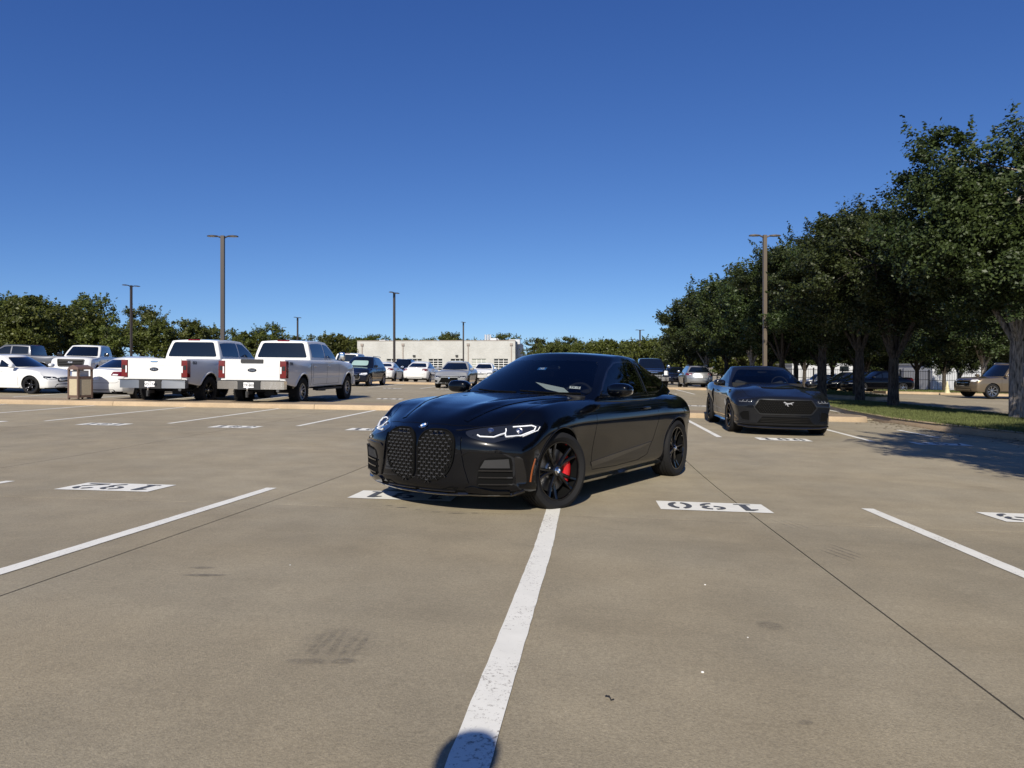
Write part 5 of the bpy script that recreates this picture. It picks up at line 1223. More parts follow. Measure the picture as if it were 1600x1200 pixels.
M_DGLASS = mat('door_glass', (.010, .014, .016), .08, 0, .5, .6); M_DFRAME = mat('white_door_frame', (.70, .70, .68), .5); M_DSP = mat('downspout', (.28, .24, .21), .6); M_ROOFU = mat('rooftop_metal', (.55, .56, .57), .4, .4)
d = 145.; kx = d / 1109; bx0, bx1 = (553 - 800) * kx, (805 - 800) * kx; zt = CAMZ + (572 - 532.5) * kx; zg = gz(-10, d) - .3
bl = tag(empty('brick_building', (bx1 - bx1 * math.cos(R(-4.6)), d - bx1 * math.sin(R(-4.6)), 0), R(-4.6)), 'long low pale brick building with a row of glazed garage doors', 'building')
doors = [(554, 588), (600.5, 623), (634, 657), (668, 690), (703, 725), (737, 759), (771.5, 794)]; zd = CAMZ + (572 - 560.5) * kx
xs_ = [bx0]
for a, b_ in doors: xs_ += [(a - 800) * kx, (b_ - 800) * kx]
xs_[1] = max(xs_[1], bx0 + .2); xs_.append(bx1); b = MB()
for i in range(0, len(xs_), 2): b.box(xs_[i], xs_[i + 1], 0, .4, zg, zd)                       # piers between the doors
b.box(bx0, bx1, .0, .4, zd + .002, zt); b.box(bx0, bx0 + .4, .402, 26, zg, zt - .002); b.box(bx1 - .4, bx1, .402, 26, zg, zt - .002); b.box(bx0, bx1, 26.002, 26.4, zg, zt - .003)
b.build('wall', M_BRICK, bl); MB().box(bx0 + .42, bx1 - .42, .42, 25.98, zt - .6, zt - .5).build('roof', M_ROOFU, bl)
MB().box(bx0 - .05, bx1 + .05, -.06, .45, zt + .003, zt + .14).build('coping', M_DSP, bl)
for i in range(len(doors)):
    a, b_ = xs_[1 + 2 * i], xs_[2 + 2 * i]; dr = MB().box(a, b_, .22, .26, zg, zd).build('garage_door', M_DGLASS if i != 5 else mat('blind_glass', (.32, .34, .30), .3), bl); f = MB()
    nrow = 6
    for k in range(nrow + 1): z = zg + (zd - zg) * k / nrow; f.box(a, b_, .16, .218, z - .05, z + .05)
    for k in range(4): x = a + (b_ - a) * k / 3; f.box(max(a, x - .045), min(b_, x + .045), .15, .215, zg, zd)
    f.build('door_frame', M_DFRAME, dr)
for px in (561, 627, 731, 799): x = (px - 800) * kx; b = MB().box(x - .10, x + .10, -.16, -.01, zg, zt - .95); b.build('downspout', M_DSP, bl); MB().box(x - .28, x + .28, -.28, -.012, zt - .95, zt - .50).build('rain_head', M_DSP, bl)
for px in (645, 713): x = (px - 800) * kx; MB().box(x - .26, x + .26, -.35, -.01, zd + .45, zd + .78).build('wall_lamp', M_MATTE, bl)
for px, w_, h_ in ((581, 1.3, .5), (600, 3.2, .25), (685, 2.6, .35), (766, 1.2, .8), (800, 2.4, .5)): x = (px - 800) * kx; MB().box(x - w_ / 2, x + w_ / 2, 6, 8, zt - .5, zt + h_).build('roof_unit', M_ROOFU, bl)
for px in (752, 756, 760): x = (px - 800) * kx; MB().tube([(x, 7, zt - .5), (x, 7, zt + 1.6), ], .22, 10).build('roof_flue', M_ROOFU, bl)
MB().tube([((764 - 800) * kx, 7, zt), ((772 - 800) * kx, 7, zt + .7), ((776 - 800) * kx, 7, zt)], .2, 8).build('roof_duct', M_ROOFU, bl)
# low wing left of the brick building, white store and sheds on the right
M_STUC = mat('pale_render', (.50, .47, .41), .9, var=.12, nscale=1.5); M_CORR = mat('white_sheet_metal', (.55, .56, .57), .5, .1, var=.06, nscale=3); M_GSH = mat('blue_grey_sheet', (.25, .29, .34), .5, .2, var=.1, nscale=2)
w2 = tag(empty('low_wing', (0, 160, 0)), 'low tan wing peeping out left of the brick building', 'building'); z0 = gz(-36, 160) - .5
MB().box(-47, -34.2, 0, 10, z0, CAMZ + (572 - 547) / 1109 * 160).build('wall', M_STUC, w2); MB().box(-47.2, -34.0, -.2, 10.2, CAMZ + 3.61, CAMZ + 3.8).build('coping', M_DSP, w2)
def shed(name, label, px0, px1, d, ytop, ybot, m, windows=(), ribs=True, dep=6):
    k = d / 1109; x0, x1 = (px0 - 800) * k, (px1 - 800) * k; z1 = CAMZ + (572 - ytop) * k; z0 = gz((x0 + x1) / 2, d) - .3
    r = tag(empty(name, (0, d, 0)), label, 'building'); MB().box(x0, x1, 0, dep, z0, z1).build('wall', m, r)
    if ribs:
        b = MB(); n = int((x1 - x0) / .6)
        for i in range(n + 1): x = x0 + (x1 - x0) * i / n; b.box(x - .04, x + .04, -.05, -.002, z0, z1 - .05)
        b.build('wall_ribs', m, r)
    MB().box(x0 - .1, x1 + .1, -.12, dep + .1, z1 + .003, z1 + .15).build('roof', M_ROOFU, r)
    for (a, b_, c_, e_) in windows: MB().box((a - 800) * k, (b_ - 800) * k, -.06, -.003, CAMZ + (572 - e_) * k, CAMZ + (572 - c_) * k).build('window', M_DGLASS, r)
    return r
shed('storage_trailer', 'white ribbed storage trailer behind the lamp posts left of the cone', 1238, 1332, 84, 570, 590, M_CORR, [(1312, 1326, 572, 580)])
shed('storage_trailer', 'short white storage trailer between two tree trunks', 1432, 1452, 86, 570, 590, M_CORR)
shed('storage_trailer', 'long white trailer with a small dark window near the bronze vehicle', 1457, 1535, 82, 570, 592, M_CORR, [(1473, 1478, 577, 583)])
hall = shed('sheet_metal_hall', 'tall blue-grey metal hall glimpsed between the right-hand trees', 1436, 1560, 118, 531, 580, M_GSH, (), True, 20)
b = MB(); k = 118 / 1109; cx = (1462 - 800) * k
for i in range(12):
    a0, a1 = math.pi * i / 12, math.pi * (i + 1) / 12; b.tube([(cx + 3.0 * math.cos(a0), -.2, CAMZ + 1.0 + 3.2 * math.sin(a0)), (cx + 3.0 * math.cos(a1), -.2, CAMZ + 1.0 + 3.2 * math.sin(a1))], .16, 6)
b.build('arched_frame', M_CORR, hall)
# fence along the right-hand verge
fr = tag(empty('metal_fence', (0, 64, 0)), 'black metal picket fence along the verge behind the bronze vehicle', 'fence'); b = MB(); rr_ = MB()
M_FENCE = mat('black_fence', (.008, .008, .009), .4)
for i in range(17):
    x = 22 + i * 2.6; z = gz(x, 64); MB().box(x - .05, x + .05, -.05, .05, z - .1, z + 2.0).build('post', M_FENCE, fr)
    if i < 16:
        for zz in (.15, 1.05, 1.8): M = Matrix.Translation((x, 0, z + zz)); rr_.box(.051, 2.549, -.02, .02, -.02, .02, 0, M)
        for q in range(1, 17): xx = x + q * 2.6 / 17; b.box(xx - .010, xx + .010, -.010, .010, z + .10, z + 1.9)
rr_.build('rail', M_FENCE, fr); tag(b.build('pickets', M_FENCE, fr), kind='stuff')
# verges on the right
VG = [(p[0], p[1]) for p in ((23.5, 44.6), (24.0, 47.2), (30.5, 47.2), (33.0, 45.8), (33.0, 43.9), (30.0, 43.6))]
def verge(name, Pw, n, lab):
    r = tag(empty(name), kind='structure'); kerb_profile_run(r, Pw + [Pw[0]], hgt=.12, inner=1 if sum(Pw[i - 1][0] * Pw[i][1] - Pw[i][0] * Pw[i - 1][1] for i in range(len(Pw))) > 0 else -1)
    pts = [Vector(p) for p in Pw]; x0, x1, y0, y1 = min(p[0] for p in Pw), max(p[0] for p in Pw), min(p[1] for p in Pw), max(p[1] for p in Pw)
    for i in range(1, 10):
        for j in range(1, 10):
            x, y = x0 + (x1 - x0) * i / 10, y0 + (y1 - y0) * j / 10
            if inside(Pw, x, y): pts.append(Vector((x, y)))
    vo, _, fo_, *_r = delaunay_2d_cdt(pts, [], [list(range(len(Pw)))], 1, 1e-5)
    obj('turf', mesh('turf', [(p[0], p[1], gz(p[0], p[1]) + .105) for p in vo], [tuple(f) for f in fo_], True), M_GRASSG, r)
    if n: grass('grass', lab, Pw, n, .12, -50, 500, .10)
verge('grass_verge', VG, 6000, 'patch of dry grass by the traffic cone')
verge('grass_verge', [(17.5, 58.5), (62, 58.5), (66, 78), (22, 80)], 16000, 'shaded grass strip along the fence')
verge('grass_verge', [(17.0, 33.2), (18.6, 34.5), (20.9, 56), (19.0, 57), (17.2, 55), (15.4, 36)], 12000, 'grass strip under the far row of trees')
verge('grass_verge', [(-75, 52), (-75, 60), (-14, 62), (-14, 61)], 9000, 'grass strip below the trees at the far left')
# ================================================================== trees
def leaf_mat(name, col, tr=.35):
    m = bpy.data.materials.new(name); m.use_nodes = True; MATS[name] = m; N, L = nodes_of(m); p = N['Principled BSDF']; p.inputs['Roughness'].default_value = .48; p.inputs['Specular IOR Level'].default_value = .35
    geo = N.new('ShaderNodeNewGeometry'); oi = N.new('ShaderNodeObjectInfo'); tc = N.new('ShaderNodeTexCoord')
    nz = N.new('ShaderNodeTexNoise'); nz.inputs['Scale'].default_value = .55; nz.inputs['Detail'].default_value = 2; L.new(tc.outputs['Object'], nz.inputs['Vector'])
    cr = N.new('ShaderNodeValToRGB'); e = cr.color_ramp.elements; e[0].position = .0; e[0].color = (col[0] * .55, col[1] * .6, col[2] * .6, 1); e[1].position = 1.; e[1].color = (col[0] * 1.75, col[1] * 1.5, col[2] * 1.1, 1)
    ad = nd(N, 'ShaderNodeMath', op='MULTIPLY_ADD'); L.new(geo.outputs['Random Per Island'], ad.inputs[0]); ad.inputs[1].default_value = .55; 
    a2 = nd(N, 'ShaderNodeMath', op='MULTIPLY_ADD'); L.new(nz.outputs['Fac'], a2.inputs[0]); a2.inputs[1].default_value = .9; a2.inputs[2].default_value = -.28; L.new(a2.outputs[0], ad.inputs[2])
    L.new(ad.outputs[0], cr.inputs[0]); hs = N.new('ShaderNodeHueSaturation'); mr = N.new('ShaderNodeMapRange'); mr.inputs[3].default_value = .485; mr.inputs[4].default_value = .51; L.new(oi.outputs['Random'], mr.inputs[0]); L.new(mr.outputs[0], hs.inputs['Hue'])
    mv = N.new('ShaderNodeMapRange'); mv.inputs[3].default_value = .85; mv.inputs[4].default_value = 1.2; L.new(oi.outputs['Random'], mv.inputs[0]); L.new(mv.outputs[0], hs.inputs['Value'])
    L.new(cr.outputs[0], hs.inputs['Color']); L.new(hs.outputs[0], p.inputs['Base Color'])
    t = N.new('ShaderNodeBsdfTranslucent'); L.new(hs.outputs[0], t.inputs[0]); mx = N.new('ShaderNodeMixShader'); mx.inputs[0].default_value = tr; L.new(p.outputs[0], mx.inputs[1]); L.new(t.outputs[0], mx.inputs[2]); L.new(mx.outputs[0], N['Material Output'].inputs[0]); return m
M_OAK = leaf_mat('oak_leaf', (.036, .056, .019), .2); M_ELM = leaf_mat('elm_leaf', (.075, .098, .024), .3)
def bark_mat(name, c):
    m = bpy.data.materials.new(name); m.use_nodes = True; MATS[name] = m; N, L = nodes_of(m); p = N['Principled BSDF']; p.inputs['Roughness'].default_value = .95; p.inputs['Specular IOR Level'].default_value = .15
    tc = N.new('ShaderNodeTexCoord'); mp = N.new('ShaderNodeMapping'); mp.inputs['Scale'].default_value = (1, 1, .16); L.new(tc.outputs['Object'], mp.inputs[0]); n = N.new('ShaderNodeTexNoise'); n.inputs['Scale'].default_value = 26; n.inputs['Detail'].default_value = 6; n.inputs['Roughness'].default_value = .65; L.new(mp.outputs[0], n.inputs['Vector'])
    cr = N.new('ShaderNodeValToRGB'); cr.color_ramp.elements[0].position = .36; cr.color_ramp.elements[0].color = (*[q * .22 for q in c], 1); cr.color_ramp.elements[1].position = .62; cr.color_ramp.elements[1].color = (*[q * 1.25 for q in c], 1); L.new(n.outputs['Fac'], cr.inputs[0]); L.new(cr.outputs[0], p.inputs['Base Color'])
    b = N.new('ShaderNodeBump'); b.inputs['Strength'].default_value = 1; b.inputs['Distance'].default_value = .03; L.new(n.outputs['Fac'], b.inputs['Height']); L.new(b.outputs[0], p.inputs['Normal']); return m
M_BARK_SUNLIT = bark_mat('sunlit_bark', (.34, .30, .26))  # sunlight put into the colour: bark lightened for trunks that stand in the sun
M_BARK_SHADED = bark_mat('bark', (.085, .072, .06))  # shade put into the colour: the same bark darkened for trunks under the crowns
def tree_meshes(seed, h, rad, base, nclump, nleaf, leaf, trunk_r=.2, flat=1., lean=0., loose=1.0, topp=1.0):
    rg = np.random.default_rng(seed); rd = random.Random(seed)
    cz = base + (h - base) * .50; rz = (h - base) * .5
    # irregular crown: several overlapping lobes
    lobes = [(np.array([0, 0, cz]), np.array([rad * .80, rad * .80, rz * .95]))]
    for k in range(9):
        a = rd.uniform(0, 6.28); r_ = rad * rd.uniform(.35, .62); zz = base + (h - base) * rd.uniform(.2, .8); q = rad * rd.uniform(.34, .52)
        lobes.append((np.array([r_ * math.cos(a), r_ * math.sin(a), zz]), np.array([q, q, q * .85])))
    C = []
    while len(C) < nclump:
        c, s_ = lobes[rd.randrange(len(lobes))] if rd.random() < .75 else lobes[0]
        v = rg.normal(size=3); v /= np.linalg.norm(v); r_ = rg.uniform(.45, 1.0) ** .55 * rg.uniform(.9, 1.08)
        p = c + v * s_ * r_
        if p[2] > base - .3 and p[2] < h + .15: C.append(p)
    C = np.array(C)
    per = rg.uniform(.5, 1.5, nclump); per = np.maximum(12, (per / per.sum() * nleaf)).astype(int); n = per.sum()
    cen = np.repeat(C, per, 0); cr = np.repeat(rg.uniform(.26, .62, nclump) * loose * (rad / 3.5) ** .5, per)
    off = rg.normal(size=(n, 3)); off /= np.linalg.norm(off, axis=1)[:, None]; off *= (rg.uniform(0, 1, n) ** .5)[:, None] * cr[:, None]; off[:, 2] *= .75
    # some twigs that stick out of the outline
    P = cen + off
    out = P - np.array([0, 0, cz]); out /= np.linalg.norm(out, axis=1)[:, None] + 1e-6
    tw = rg.uniform(size=n) < .04; P[tw] += out[tw] * rg.uniform(.05, .25, tw.sum())[:, None] * loose
    ns = int(n * .10); si = rg.integers(0, nclump, 150); sd_ = C[si] - np.array([0, 0, cz - rz * .3]); sd_ /= np.linalg.norm(sd_, axis=1)[:, None]; sd_ = sd_ + np.array([0, 0, .55]) + rg.normal(size=sd_.shape) * .25; sd_ /= np.linalg.norm(sd_, axis=1)[:, None]
    sl_ = rg.uniform(.35, 1.0, 150) * loose; wh = rg.integers(0, 150, ns); tt_ = rg.uniform(0, 1, ns); P[:ns] = C[si[wh]] + sd_[wh] * (.15 + tt_ * sl_[wh])[:, None] + rg.normal(size=(ns, 3)) * (.10 * (1.1 - tt_))[:, None]
    out = P - np.array([0, 0, cz]); out /= np.linalg.norm(out, axis=1)[:, None] + 1e-6
    P[:, 2] = np.minimum(P[:, 2], h + .05 + rg.uniform(-.5, .15, n))
    nrm = rg.normal(size=(n, 3)) * .9 + out * .7 + np.array([0, 0, .5]); nrm /= np.linalg.norm(nrm, axis=1)[:, None]
    t = np.cross(nrm, rg.normal(size=(n, 3))); t /= np.linalg.norm(t, axis=1)[:, None]; bb = np.cross(nrm, t)
    L_ = (leaf * rg.uniform(.5, 1.5, n))[:, None]; Wd = L_ * .30
    V = np.empty((n, 4, 3), np.float32); V[:, 0] = P - t * L_ * .5; V[:, 1] = P + bb * Wd + nrm * L_ * .06; V[:, 2] = P + t * L_ * .5; V[:, 3] = P - bb * Wd + nrm * L_ * .06
    me = bpy.data.meshes.new('crown'); me.vertices.add(n * 4); me.vertices.foreach_set('co', V.reshape(-1)); me.loops.add(n * 4); me.loops.foreach_set('vertex_index', np.arange(n * 4, dtype=np.int32)); me.polygons.add(n); me.polygons.foreach_set('loop_start', np.arange(0, n * 4, 4, dtype=np.int32)); me.update()
    b = MB(); fork = base * rd.uniform(.72, .95)
    b.tube([(0, 0, -.2), (.02, 0, .06), (lean * .1, .02, fork * .5), (lean * .3, .0, fork)], [trunk_r * 1.65, trunk_r * 1.18, trunk_r * 1.0, trunk_r * .92], 12)
    nl = 6
    for k in range(nl):
        a = 6.28 * k / nl + rd.uniform(-.4, .4); rr2 = rad * rd.uniform(.35, .55); zt_ = rd.uniform(base + .3 * (h - base), base + .75 * (h - base)); p0 = Vector((lean * .3, 0, fork - .12)); p3 = Vector((rr2 * math.cos(a), rr2 * math.sin(a), zt_)); p1 = p0.lerp(p3, .35) + Vector((0, 0, .25)); p2 = p0.lerp(p3, .7) + Vector((rd.uniform(-.2, .2), rd.uniform(-.2, .2), .15))
        b.tube([p0, p1, p2, p3], [trunk_r * .55, trunk_r * .42, trunk_r * .27, trunk_r * .1], 7)
        for j in range(5):
            q0 = p1.lerp(p2, rd.random()) if j % 2 else p2.lerp(p3, rd.random()); c = Vector(C[rd.randrange(nclump)])
            best = min((Vector(C[rd.randrange(nclump)]) for _ in range(14)), key=lambda e: (e - q0).length); b.tube([q0, q0.lerp(best, .5) + Vector((0, 0, .08)), best], [trunk_r * .17, trunk_r * .11, trunk_r * .04], 5)
    b.tube([(lean * .3, 0, fork - .1), (0, 0, cz), (.1, -.1, h - .6)], [trunk_r * .7, trunk_r * .4, .02], 7)
    return b.me('trunk', angle=60), me
TV = {}
def tree_kind(k):
    if k not in TV:
        TV[k] = {'near': lambda: tree_meshes(11, 8.8, 3.5, 2.7, 460, 125000, .096, .165), 'near2': lambda: tree_meshes(23, 8.4, 3.8, 2.4, 460, 120000, .097, .155), 'mid': lambda: tree_meshes(31, 8.5, 3.7, 2.2, 360, 52000, .145, .145), 'mid2': lambda: tree_meshes(37, 8.2, 3.6, 2.1, 360, 52000, .145, .145),
                 'far': lambda: tree_meshes(41, 7.8, 3.4, 1.8, 220, 15000, .24, .17, loose=1.2), 'far2': lambda: tree_meshes(43, 8.6, 3.0, 1.6, 200, 13000, .25, .16, loose=1.35), 'far3': lambda: tree_meshes(47, 6.4, 3.9, 1.2, 220, 15000, .25, .16, loose=1.1)}[k]()
    return TV[k]
def tree(kind, x, y, label, leaf, group, s=1., rz=None, dz=.08, sz=1., bark=None):
    tm, cm = tree_kind(kind); r = tag(empty('tree', (x, y, gz(x, y) + dz), random.uniform(0, 6.28) if rz is None else rz), label, 'tree', group); r.scale = (s * 1.09, s * 1.09, s * sz * .92 if group in (G1, G2) else s * sz)
    t_ = obj('trunk', tm, M_BARK_SHADED, r); t_.material_slots[0].link = 'OBJECT'; t_.material_slots[0].material = bark or (M_BARK_SUNLIT if 'pale' in label else M_BARK_SHADED); c = obj('crown', cm, None, r)
    if len(cm.materials) == 0: cm.materials.append(leaf)
    c.material_slots[0].link = 'OBJECT'; c.material_slots[0].material = leaf; return r
G1 = 'oaks along the right-hand islands'; G2 = 'trees on the far right verge'
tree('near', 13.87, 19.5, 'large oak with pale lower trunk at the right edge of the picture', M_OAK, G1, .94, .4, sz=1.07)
tree('near2', 13.5, 25.1, 'oak with a dark trunk on the grass island behind the grey coupe', M_OAK, G1, 1.0, 2.0)
tree('near2', 8.0, 3.5, 'oak standing outside the right of the picture that shades the kerb', M_OAK, G1, 1.0, 1.2)
tree('near2', 9.9, -4.0, 'oak behind the photographer on the right', M_OAK, G1, 1.0, .1)
tree('near2', 15.6, 13.0, 'oak just beyond the right picture edge', M_OAK, G1, .95, 3.4)
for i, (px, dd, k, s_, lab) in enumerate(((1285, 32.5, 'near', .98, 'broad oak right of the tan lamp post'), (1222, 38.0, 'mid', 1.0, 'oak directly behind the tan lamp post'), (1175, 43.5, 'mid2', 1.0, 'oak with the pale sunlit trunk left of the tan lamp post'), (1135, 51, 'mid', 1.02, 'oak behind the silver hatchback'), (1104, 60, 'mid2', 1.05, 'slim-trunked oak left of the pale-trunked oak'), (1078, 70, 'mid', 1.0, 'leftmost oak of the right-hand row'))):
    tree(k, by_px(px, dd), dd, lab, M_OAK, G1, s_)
for (x, y, k, lab) in ((17.2, 35.5, 'mid', 'oak on the second strip behind the broad oak'), (18.0, 41.5, 'mid2', 'second oak on the strip behind the tan lamp post'), (19.0, 47.5, 'mid', 'third oak on the strip behind the tan lamp post'), (19.6, 54.0, 'mid2', 'farthest oak on the strip behind the silver hatchback'), (14.2, 29.0, 'near', 'oak close behind the dark-trunked island oak')):
    tree(k, x, y, lab, M_OAK, G1, .95)
G2 = 'trees on the far right verge'
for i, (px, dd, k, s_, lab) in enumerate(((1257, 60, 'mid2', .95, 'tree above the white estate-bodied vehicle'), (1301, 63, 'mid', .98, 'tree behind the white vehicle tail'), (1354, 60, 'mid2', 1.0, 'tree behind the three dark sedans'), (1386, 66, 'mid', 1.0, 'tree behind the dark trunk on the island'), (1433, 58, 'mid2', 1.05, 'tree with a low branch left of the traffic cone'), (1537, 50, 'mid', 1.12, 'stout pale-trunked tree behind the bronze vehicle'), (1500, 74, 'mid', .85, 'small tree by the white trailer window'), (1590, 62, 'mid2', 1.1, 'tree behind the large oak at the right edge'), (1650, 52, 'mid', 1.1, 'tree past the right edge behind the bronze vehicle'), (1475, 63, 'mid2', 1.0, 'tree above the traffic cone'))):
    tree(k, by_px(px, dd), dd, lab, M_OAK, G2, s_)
G3 = 'trees along the far edge of the lot'
HK = {'far': 7.8, 'far2': 8.6, 'far3': 6.4}
def topped(px, dd, k, yt): x = by_px(px, dd); return ((572 - yt) * dd / 1109 + CAMZ - gz(x, dd) - .1) / HK[k]     # size that reaches the tree's height in metres
L3 = [(a, b_, c_, topped(a, b_, c_, e_)) for a, b_, c_, e_ in ((-15, 64, 'far', 462), (38, 68, 'far3', 458), (48, 60, 'far', 458), (95, 66, 'far3', 472), (143, 82, 'far2', 458), (168, 62, 'far3', 502), (222, 76, 'far2', 476), (245, 64, 'far', 496), (290, 66, 'far', 496), (330, 68, 'far3', 505), (402, 98, 'far3', 515), (425, 100, 'far2', 504), (456, 112, 'far', 522), (512, 110, 'far3', 518), (545, 150, 'far3', 526), (480, 150, 'far', 531))]
words = ['leftmost', 'second', 'third', 'fourth', 'fifth', 'sixth', 'seventh', 'eighth', 'ninth', 'tenth', 'eleventh', 'twelfth', 'thirteenth', 'fourteenth', 'fifteenth', 'sixteenth', 'seventeenth', 'eighteenth', 'nineteenth', 'twentieth', 'twenty-first', 'twenty-second', 'twenty-third', 'twenty-fourth']
order = sorted(range(len(L3)), key=lambda i: L3[i][0])
for rank, i in enumerate(order):
    px, dd, k, s_ = L3[i]; tree(k, by_px(px, dd), dd, 'background tree left of the brick building, %s from the left picture edge' % words[rank], M_ELM, G3, s_)
L4 = [(a, b_, c_, topped(a, b_, c_, e_)) for a, b_, c_, e_ in ((565, 178, 'far3', 524), (590, 180, 'far', 521), (625, 185, 'far3', 525), (650, 182, 'far3', 530), (668, 175, 'far', 527), (690, 172, 'far', 523), (703, 180, 'far', 517), (735, 185, 'far3', 527), (775, 180, 'far', 527), (792, 176, 'far', 519), (838, 150, 'far', 526), (862, 130, 'far3', 531), (884, 140, 'far', 524), (906, 128, 'far3', 532), (930, 138, 'far3', 530), (952, 122, 'far3', 527), (978, 118, 'far3', 528), (1002, 108, 'far3', 527), (1026, 100, 'far3', 524), (1050, 96, 'far3', 524), (1075, 104, 'far', 518), (1130, 95, 'far3', 520), (1165, 90, 'far3', 518), (1200, 96, 'far', 515))]
for rank, (px, dd, k, s_) in enumerate(L4):
    w_ = 'behind the brick building' if px < 815 else 'right of the brick building'
    n_ = rank if px < 815 else rank - 10
    tree(k, by_px(px, dd), dd, 'distant tree %s, %s from the left there' % (w_, words[n_].replace('leftmost', 'first')), M_ELM, 'distant trees beyond the lot', s_)
for (px, dd, s_, lab) in ((1225, 100, 1.1, 'low tree behind the white trailer at its left end'), (1270, 104, 1.1, 'low tree over the middle of the white trailer'), (1320, 100, 1.1, 'low tree at the right end of the white trailer'), (1375, 98, 1.1, 'low tree behind the dark island trunk'), (1415, 100, 1.0, 'low tree left of the short white trailer'), (1545, 96, 1.2, 'low tree above the long white trailer end'), (1590, 98, 1.3, 'low tree past the long white trailer'), (1630, 90, 1.3, 'low tree beyond the right picture edge')):
    tree('far3', by_px(px, dd), dd, lab, M_OAK, 'low trees around the trailers', s_)
# ================================================================== the photographer (his shadow falls into the picture)
M_SHIRT = mat('dark_shirt', (.03, .035, .05), .8); M_SKIN = mat('skin', (.42, .26, .19), .5); M_HAIR = mat('dark_hair', (.012, .010, .009), .6); M_JEAN = mat('denim', (.05, .07, .13), .85, bump=.2, nscale=90)
pz = gz(-.5, -.35)
per = tag(empty('person', (-.045, 0, 0)), 'person in dark shirt and jeans crouching to hold up a phone behind the camera', 'person')
J = {'pel': (-.46, -.62, pz + .62), 'sp': (-.48, -.52, pz + .86), 'ch': (-.50, -.40, pz + 1.08), 'nk': (-.515, -.31, pz + 1.22), 'hd': (-.52, -.25, pz + 1.33), 'tp': (-.52, -.235, pz + 1.44),
     'sR': (-.33, -.36, pz + 1.13), 'eR': (-.17, -.28, pz + .95), 'wR': (-.06, -.13, pz + 1.00), 'sL': (-.69, -.38, pz + 1.12), 'eL': (-.72, -.28, pz + .86), 'wL': (-.60, -.12, pz + .72),
     'hR': (-.36, -.62, pz + .58), 'kR': (-.31, -.20, pz + .50), 'aR': (-.30, -.46, pz + .09), 'fR': (-.29, -.28, pz + .04), 'hL': (-.56, -.62, pz + .58), 'kL': (-.62, -.20, pz + .50), 'aL': (-.63, -.46, pz + .09), 'fL': (-.64, -.28, pz + .04)}
RAD = {'pel': .15, 'sp': .14, 'ch': .155, 'nk': .058, 'hd': .082, 'tp': .072, 'sR': .07, 'eR': .046, 'wR': .032, 'sL': .07, 'eL': .046, 'wL': .032, 'hR': .10, 'kR': .068, 'aR': .045, 'fR': .04, 'hL': .10, 'kL': .068, 'aL': .045, 'fL': .04}
E_ = [('pel', 'sp'), ('sp', 'ch'), ('ch', 'nk'), ('nk', 'hd'), ('hd', 'tp'), ('ch', 'sR'), ('sR', 'eR'), ('eR', 'wR'), ('ch', 'sL'), ('sL', 'eL'), ('eL', 'wL'), ('pel', 'hR'), ('hR', 'kR'), ('kR', 'aR'), ('aR', 'fR'), ('pel', 'hL'), ('hL', 'kL'), ('kL', 'aL'), ('aL', 'fL')]
for sd, wj, d_ in (('R', J['wR'], (.055, .075, .005)), ('L', J['wL'], (.05, .08, -.02))):
    w_ = Vector(wj); D = Vector(d_).normalized(); up = Vector((0, 0, 1)); J['p' + sd] = tuple(w_ + D * .055); RAD['p' + sd] = .030; E_.append(('w' + sd, 'p' + sd))
    for k in range(4):
        o_ = up * (.027 - .018 * k); l_ = (.036, .042, .039, .030)[k]; a_ = Vector(J['p' + sd]) + o_ + D * .03; b_ = a_ + D * l_ * .7 + Vector((.012, .0, 0)); c_ = b_ + D * l_ * .4 + Vector((.018, -.006, 0))
        for nm, q in (('a', a_), ('b', b_), ('c', c_)): J['f%s%d%s' % (sd, k, nm)] = tuple(q); RAD['f%s%d%s' % (sd, k, nm)] = .0085
        E_ += [('p' + sd, 'f%s%da' % (sd, k)), ('f%s%da' % (sd, k), 'f%s%db' % (sd, k)), ('f%s%db' % (sd, k), 'f%s%dc' % (sd, k))]
    a_ = w_ + D * .03 + up * .032; b_ = a_ + up * .024 + D * .02
    for nm, q in (('ta', a_), ('tb', b_)): J['f' + sd + nm] = tuple(q); RAD['f' + sd + nm] = .010
    E_ += [('w' + sd, 'f' + sd + 'ta'), ('f' + sd + 'ta', 'f' + sd + 'tb')]
names = list(J); ix = {n_: i for i, n_ in enumerate(names)}
me = bpy.data.meshes.new('person'); me.from_pydata([J[n_] for n_ in names], [(ix[a], ix[b_]) for a, b_ in E_], []); me.update()
o = tmp_obj(me); md = o.modifiers.new('k', 'SKIN'); 
for i, n_ in enumerate(names): me.skin_vertices[0].data[i].radius = (RAD[n_], RAD[n_]); me.skin_vertices[0].data[i].use_root = (n_ == 'pel')
md2 = o.modifiers.new('s', 'SUBSURF'); md2.levels = 2
WS.view_layers[0].update(); dg = WS.view_layers[0].depsgraph; pm = bpy.data.meshes.new_from_object(o.evaluated_get(dg)); bpy.data.objects.remove(TMP.pop())
pm.polygons.foreach_set('use_smooth', [True] * len(pm.polygons)); pm.materials.append(M_SHIRT); pm.materials.append(M_SKIN); pm.materials.append(M_JEAN)
mi = []
for p in pm.polygons:
    c = p.center; h_ = c.z - pz; mi.append(1 if h_ > 1.24 or (Vector(J['wR']) - c).length < .22 and c.x > -.20 or (Vector(J['wL']) - c).length < .20 and c.y > -.26 and h_ > .6 else 2 if h_ < .72 else 0)
pm.polygons.foreach_set('material_index', mi); obj('body', pm, None, per)
obj('hair', blob_me(.086, .10, .075, 2.2), M_HAIR, per, (-.52, -.265, pz + 1.435))
for sx in (-1, 1): obj('eye', blob_me(.012, .008, .009, 2), M_WHT, per, (-.52 + sx * .032, -.167, pz + 1.36)); obj('ear', blob_me(.010, .022, .032, 2.2), M_SKIN, per, (-.52 + sx * .086, -.25, pz + 1.345))
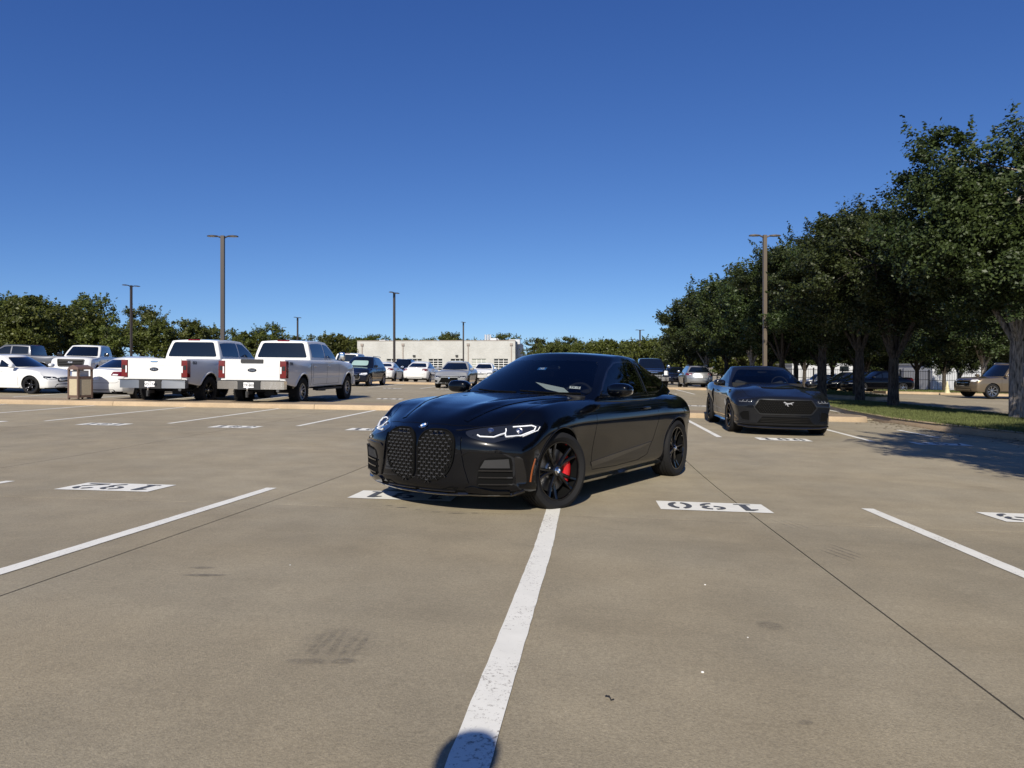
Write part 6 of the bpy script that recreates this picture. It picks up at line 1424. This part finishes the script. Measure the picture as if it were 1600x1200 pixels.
obj('nose', blob_me(.014, .020, .022, 2), M_SKIN, per, (-.52, -.163, pz + 1.325)); obj('mouth', blob_me(.026, .008, .007, 2), mat('lips', (.35, .13, .11), .5), per, (-.52, -.168, pz + 1.285))
ph = tag(MB().prism(rnd([(-.036, -.075), (.036, -.075), (.036, .075), (-.036, .075)], .012), -.004, .004).build('phone', M_BLK, None, (.035, -.028, CAMZ - .055), (R(90), 0, 0)), 'black phone held up in the hand of the photographer', 'phone')
# leaf litter gathered along the kerb of the island
nl_ = 900; V = []; F = []
for i in range(nl_):
    v = random.uniform(9, 30); edge = 8.75 if v < 15.5 else 8.0; c = edge - abs(random.gauss(0, .5)) - .03; p = gcv(c, v); a = random.uniform(0, 6.28); l_ = random.uniform(.02, .045); t_ = Vector((math.cos(a), math.sin(a), 0)) * l_; n_ = Vector((-math.sin(a), math.cos(a), 0)) * l_ * .4; b0 = len(V); up = Vector((0, 0, .006))
    V += [p - t_ + up, p + n_ + up * 2.2, p + t_ + up, p - n_ + up * 2.0]; F.append((b0, b0 + 1, b0 + 2, b0 + 3))
tag(obj('fallen_leaves', mesh('fl', V, F), mat('dry_leaf', (.12, .085, .04), .8)), 'dry fallen leaves along the kerb of the grass island', 'leaves', kind='stuff')
# small things lying on the concrete
M_CHIP = mat('white_chip', (.75, .74, .70), .7)
for (x, y, r_, lab) in ((.69, 2.57, .006, 'small white stone chip on the bare concrete right of the long line'), (1.02, 3.75, .005, 'tiny pale chip beside the dark joint on the right'), (-1.25, 4.0, .004, 'tiny white chip on the concrete left of the long line'), (.98, 2.95, .0035, 'speck of white grit right of the long line')):
    tag(obj('stone_chip', blob_me(r_, r_ * .7, r_ * .5, 3, 8, 5), M_CHIP, None, (x, y, gz(x, y) + r_ * .4), (0, 0, x * 9)), lab, 'stone chip')
tw = MB(); x, y = .32, 2.33; z = gz(x, y) + .006; tw.tube([(x - .012, y + .014, z), (x, y + .008, z + .003), (x + .003, y - .014, z), (x + .013, y - .008, z)], .0022, 5); tw.tube([(x - .008, y + .02, z), (x, y + .008, z)], .002, 5)
tag(tw.build('twig', M_MATTE), 'small dark curled twig on the concrete right of the long line', 'twig')
bpy.data.scenes.remove(WS)
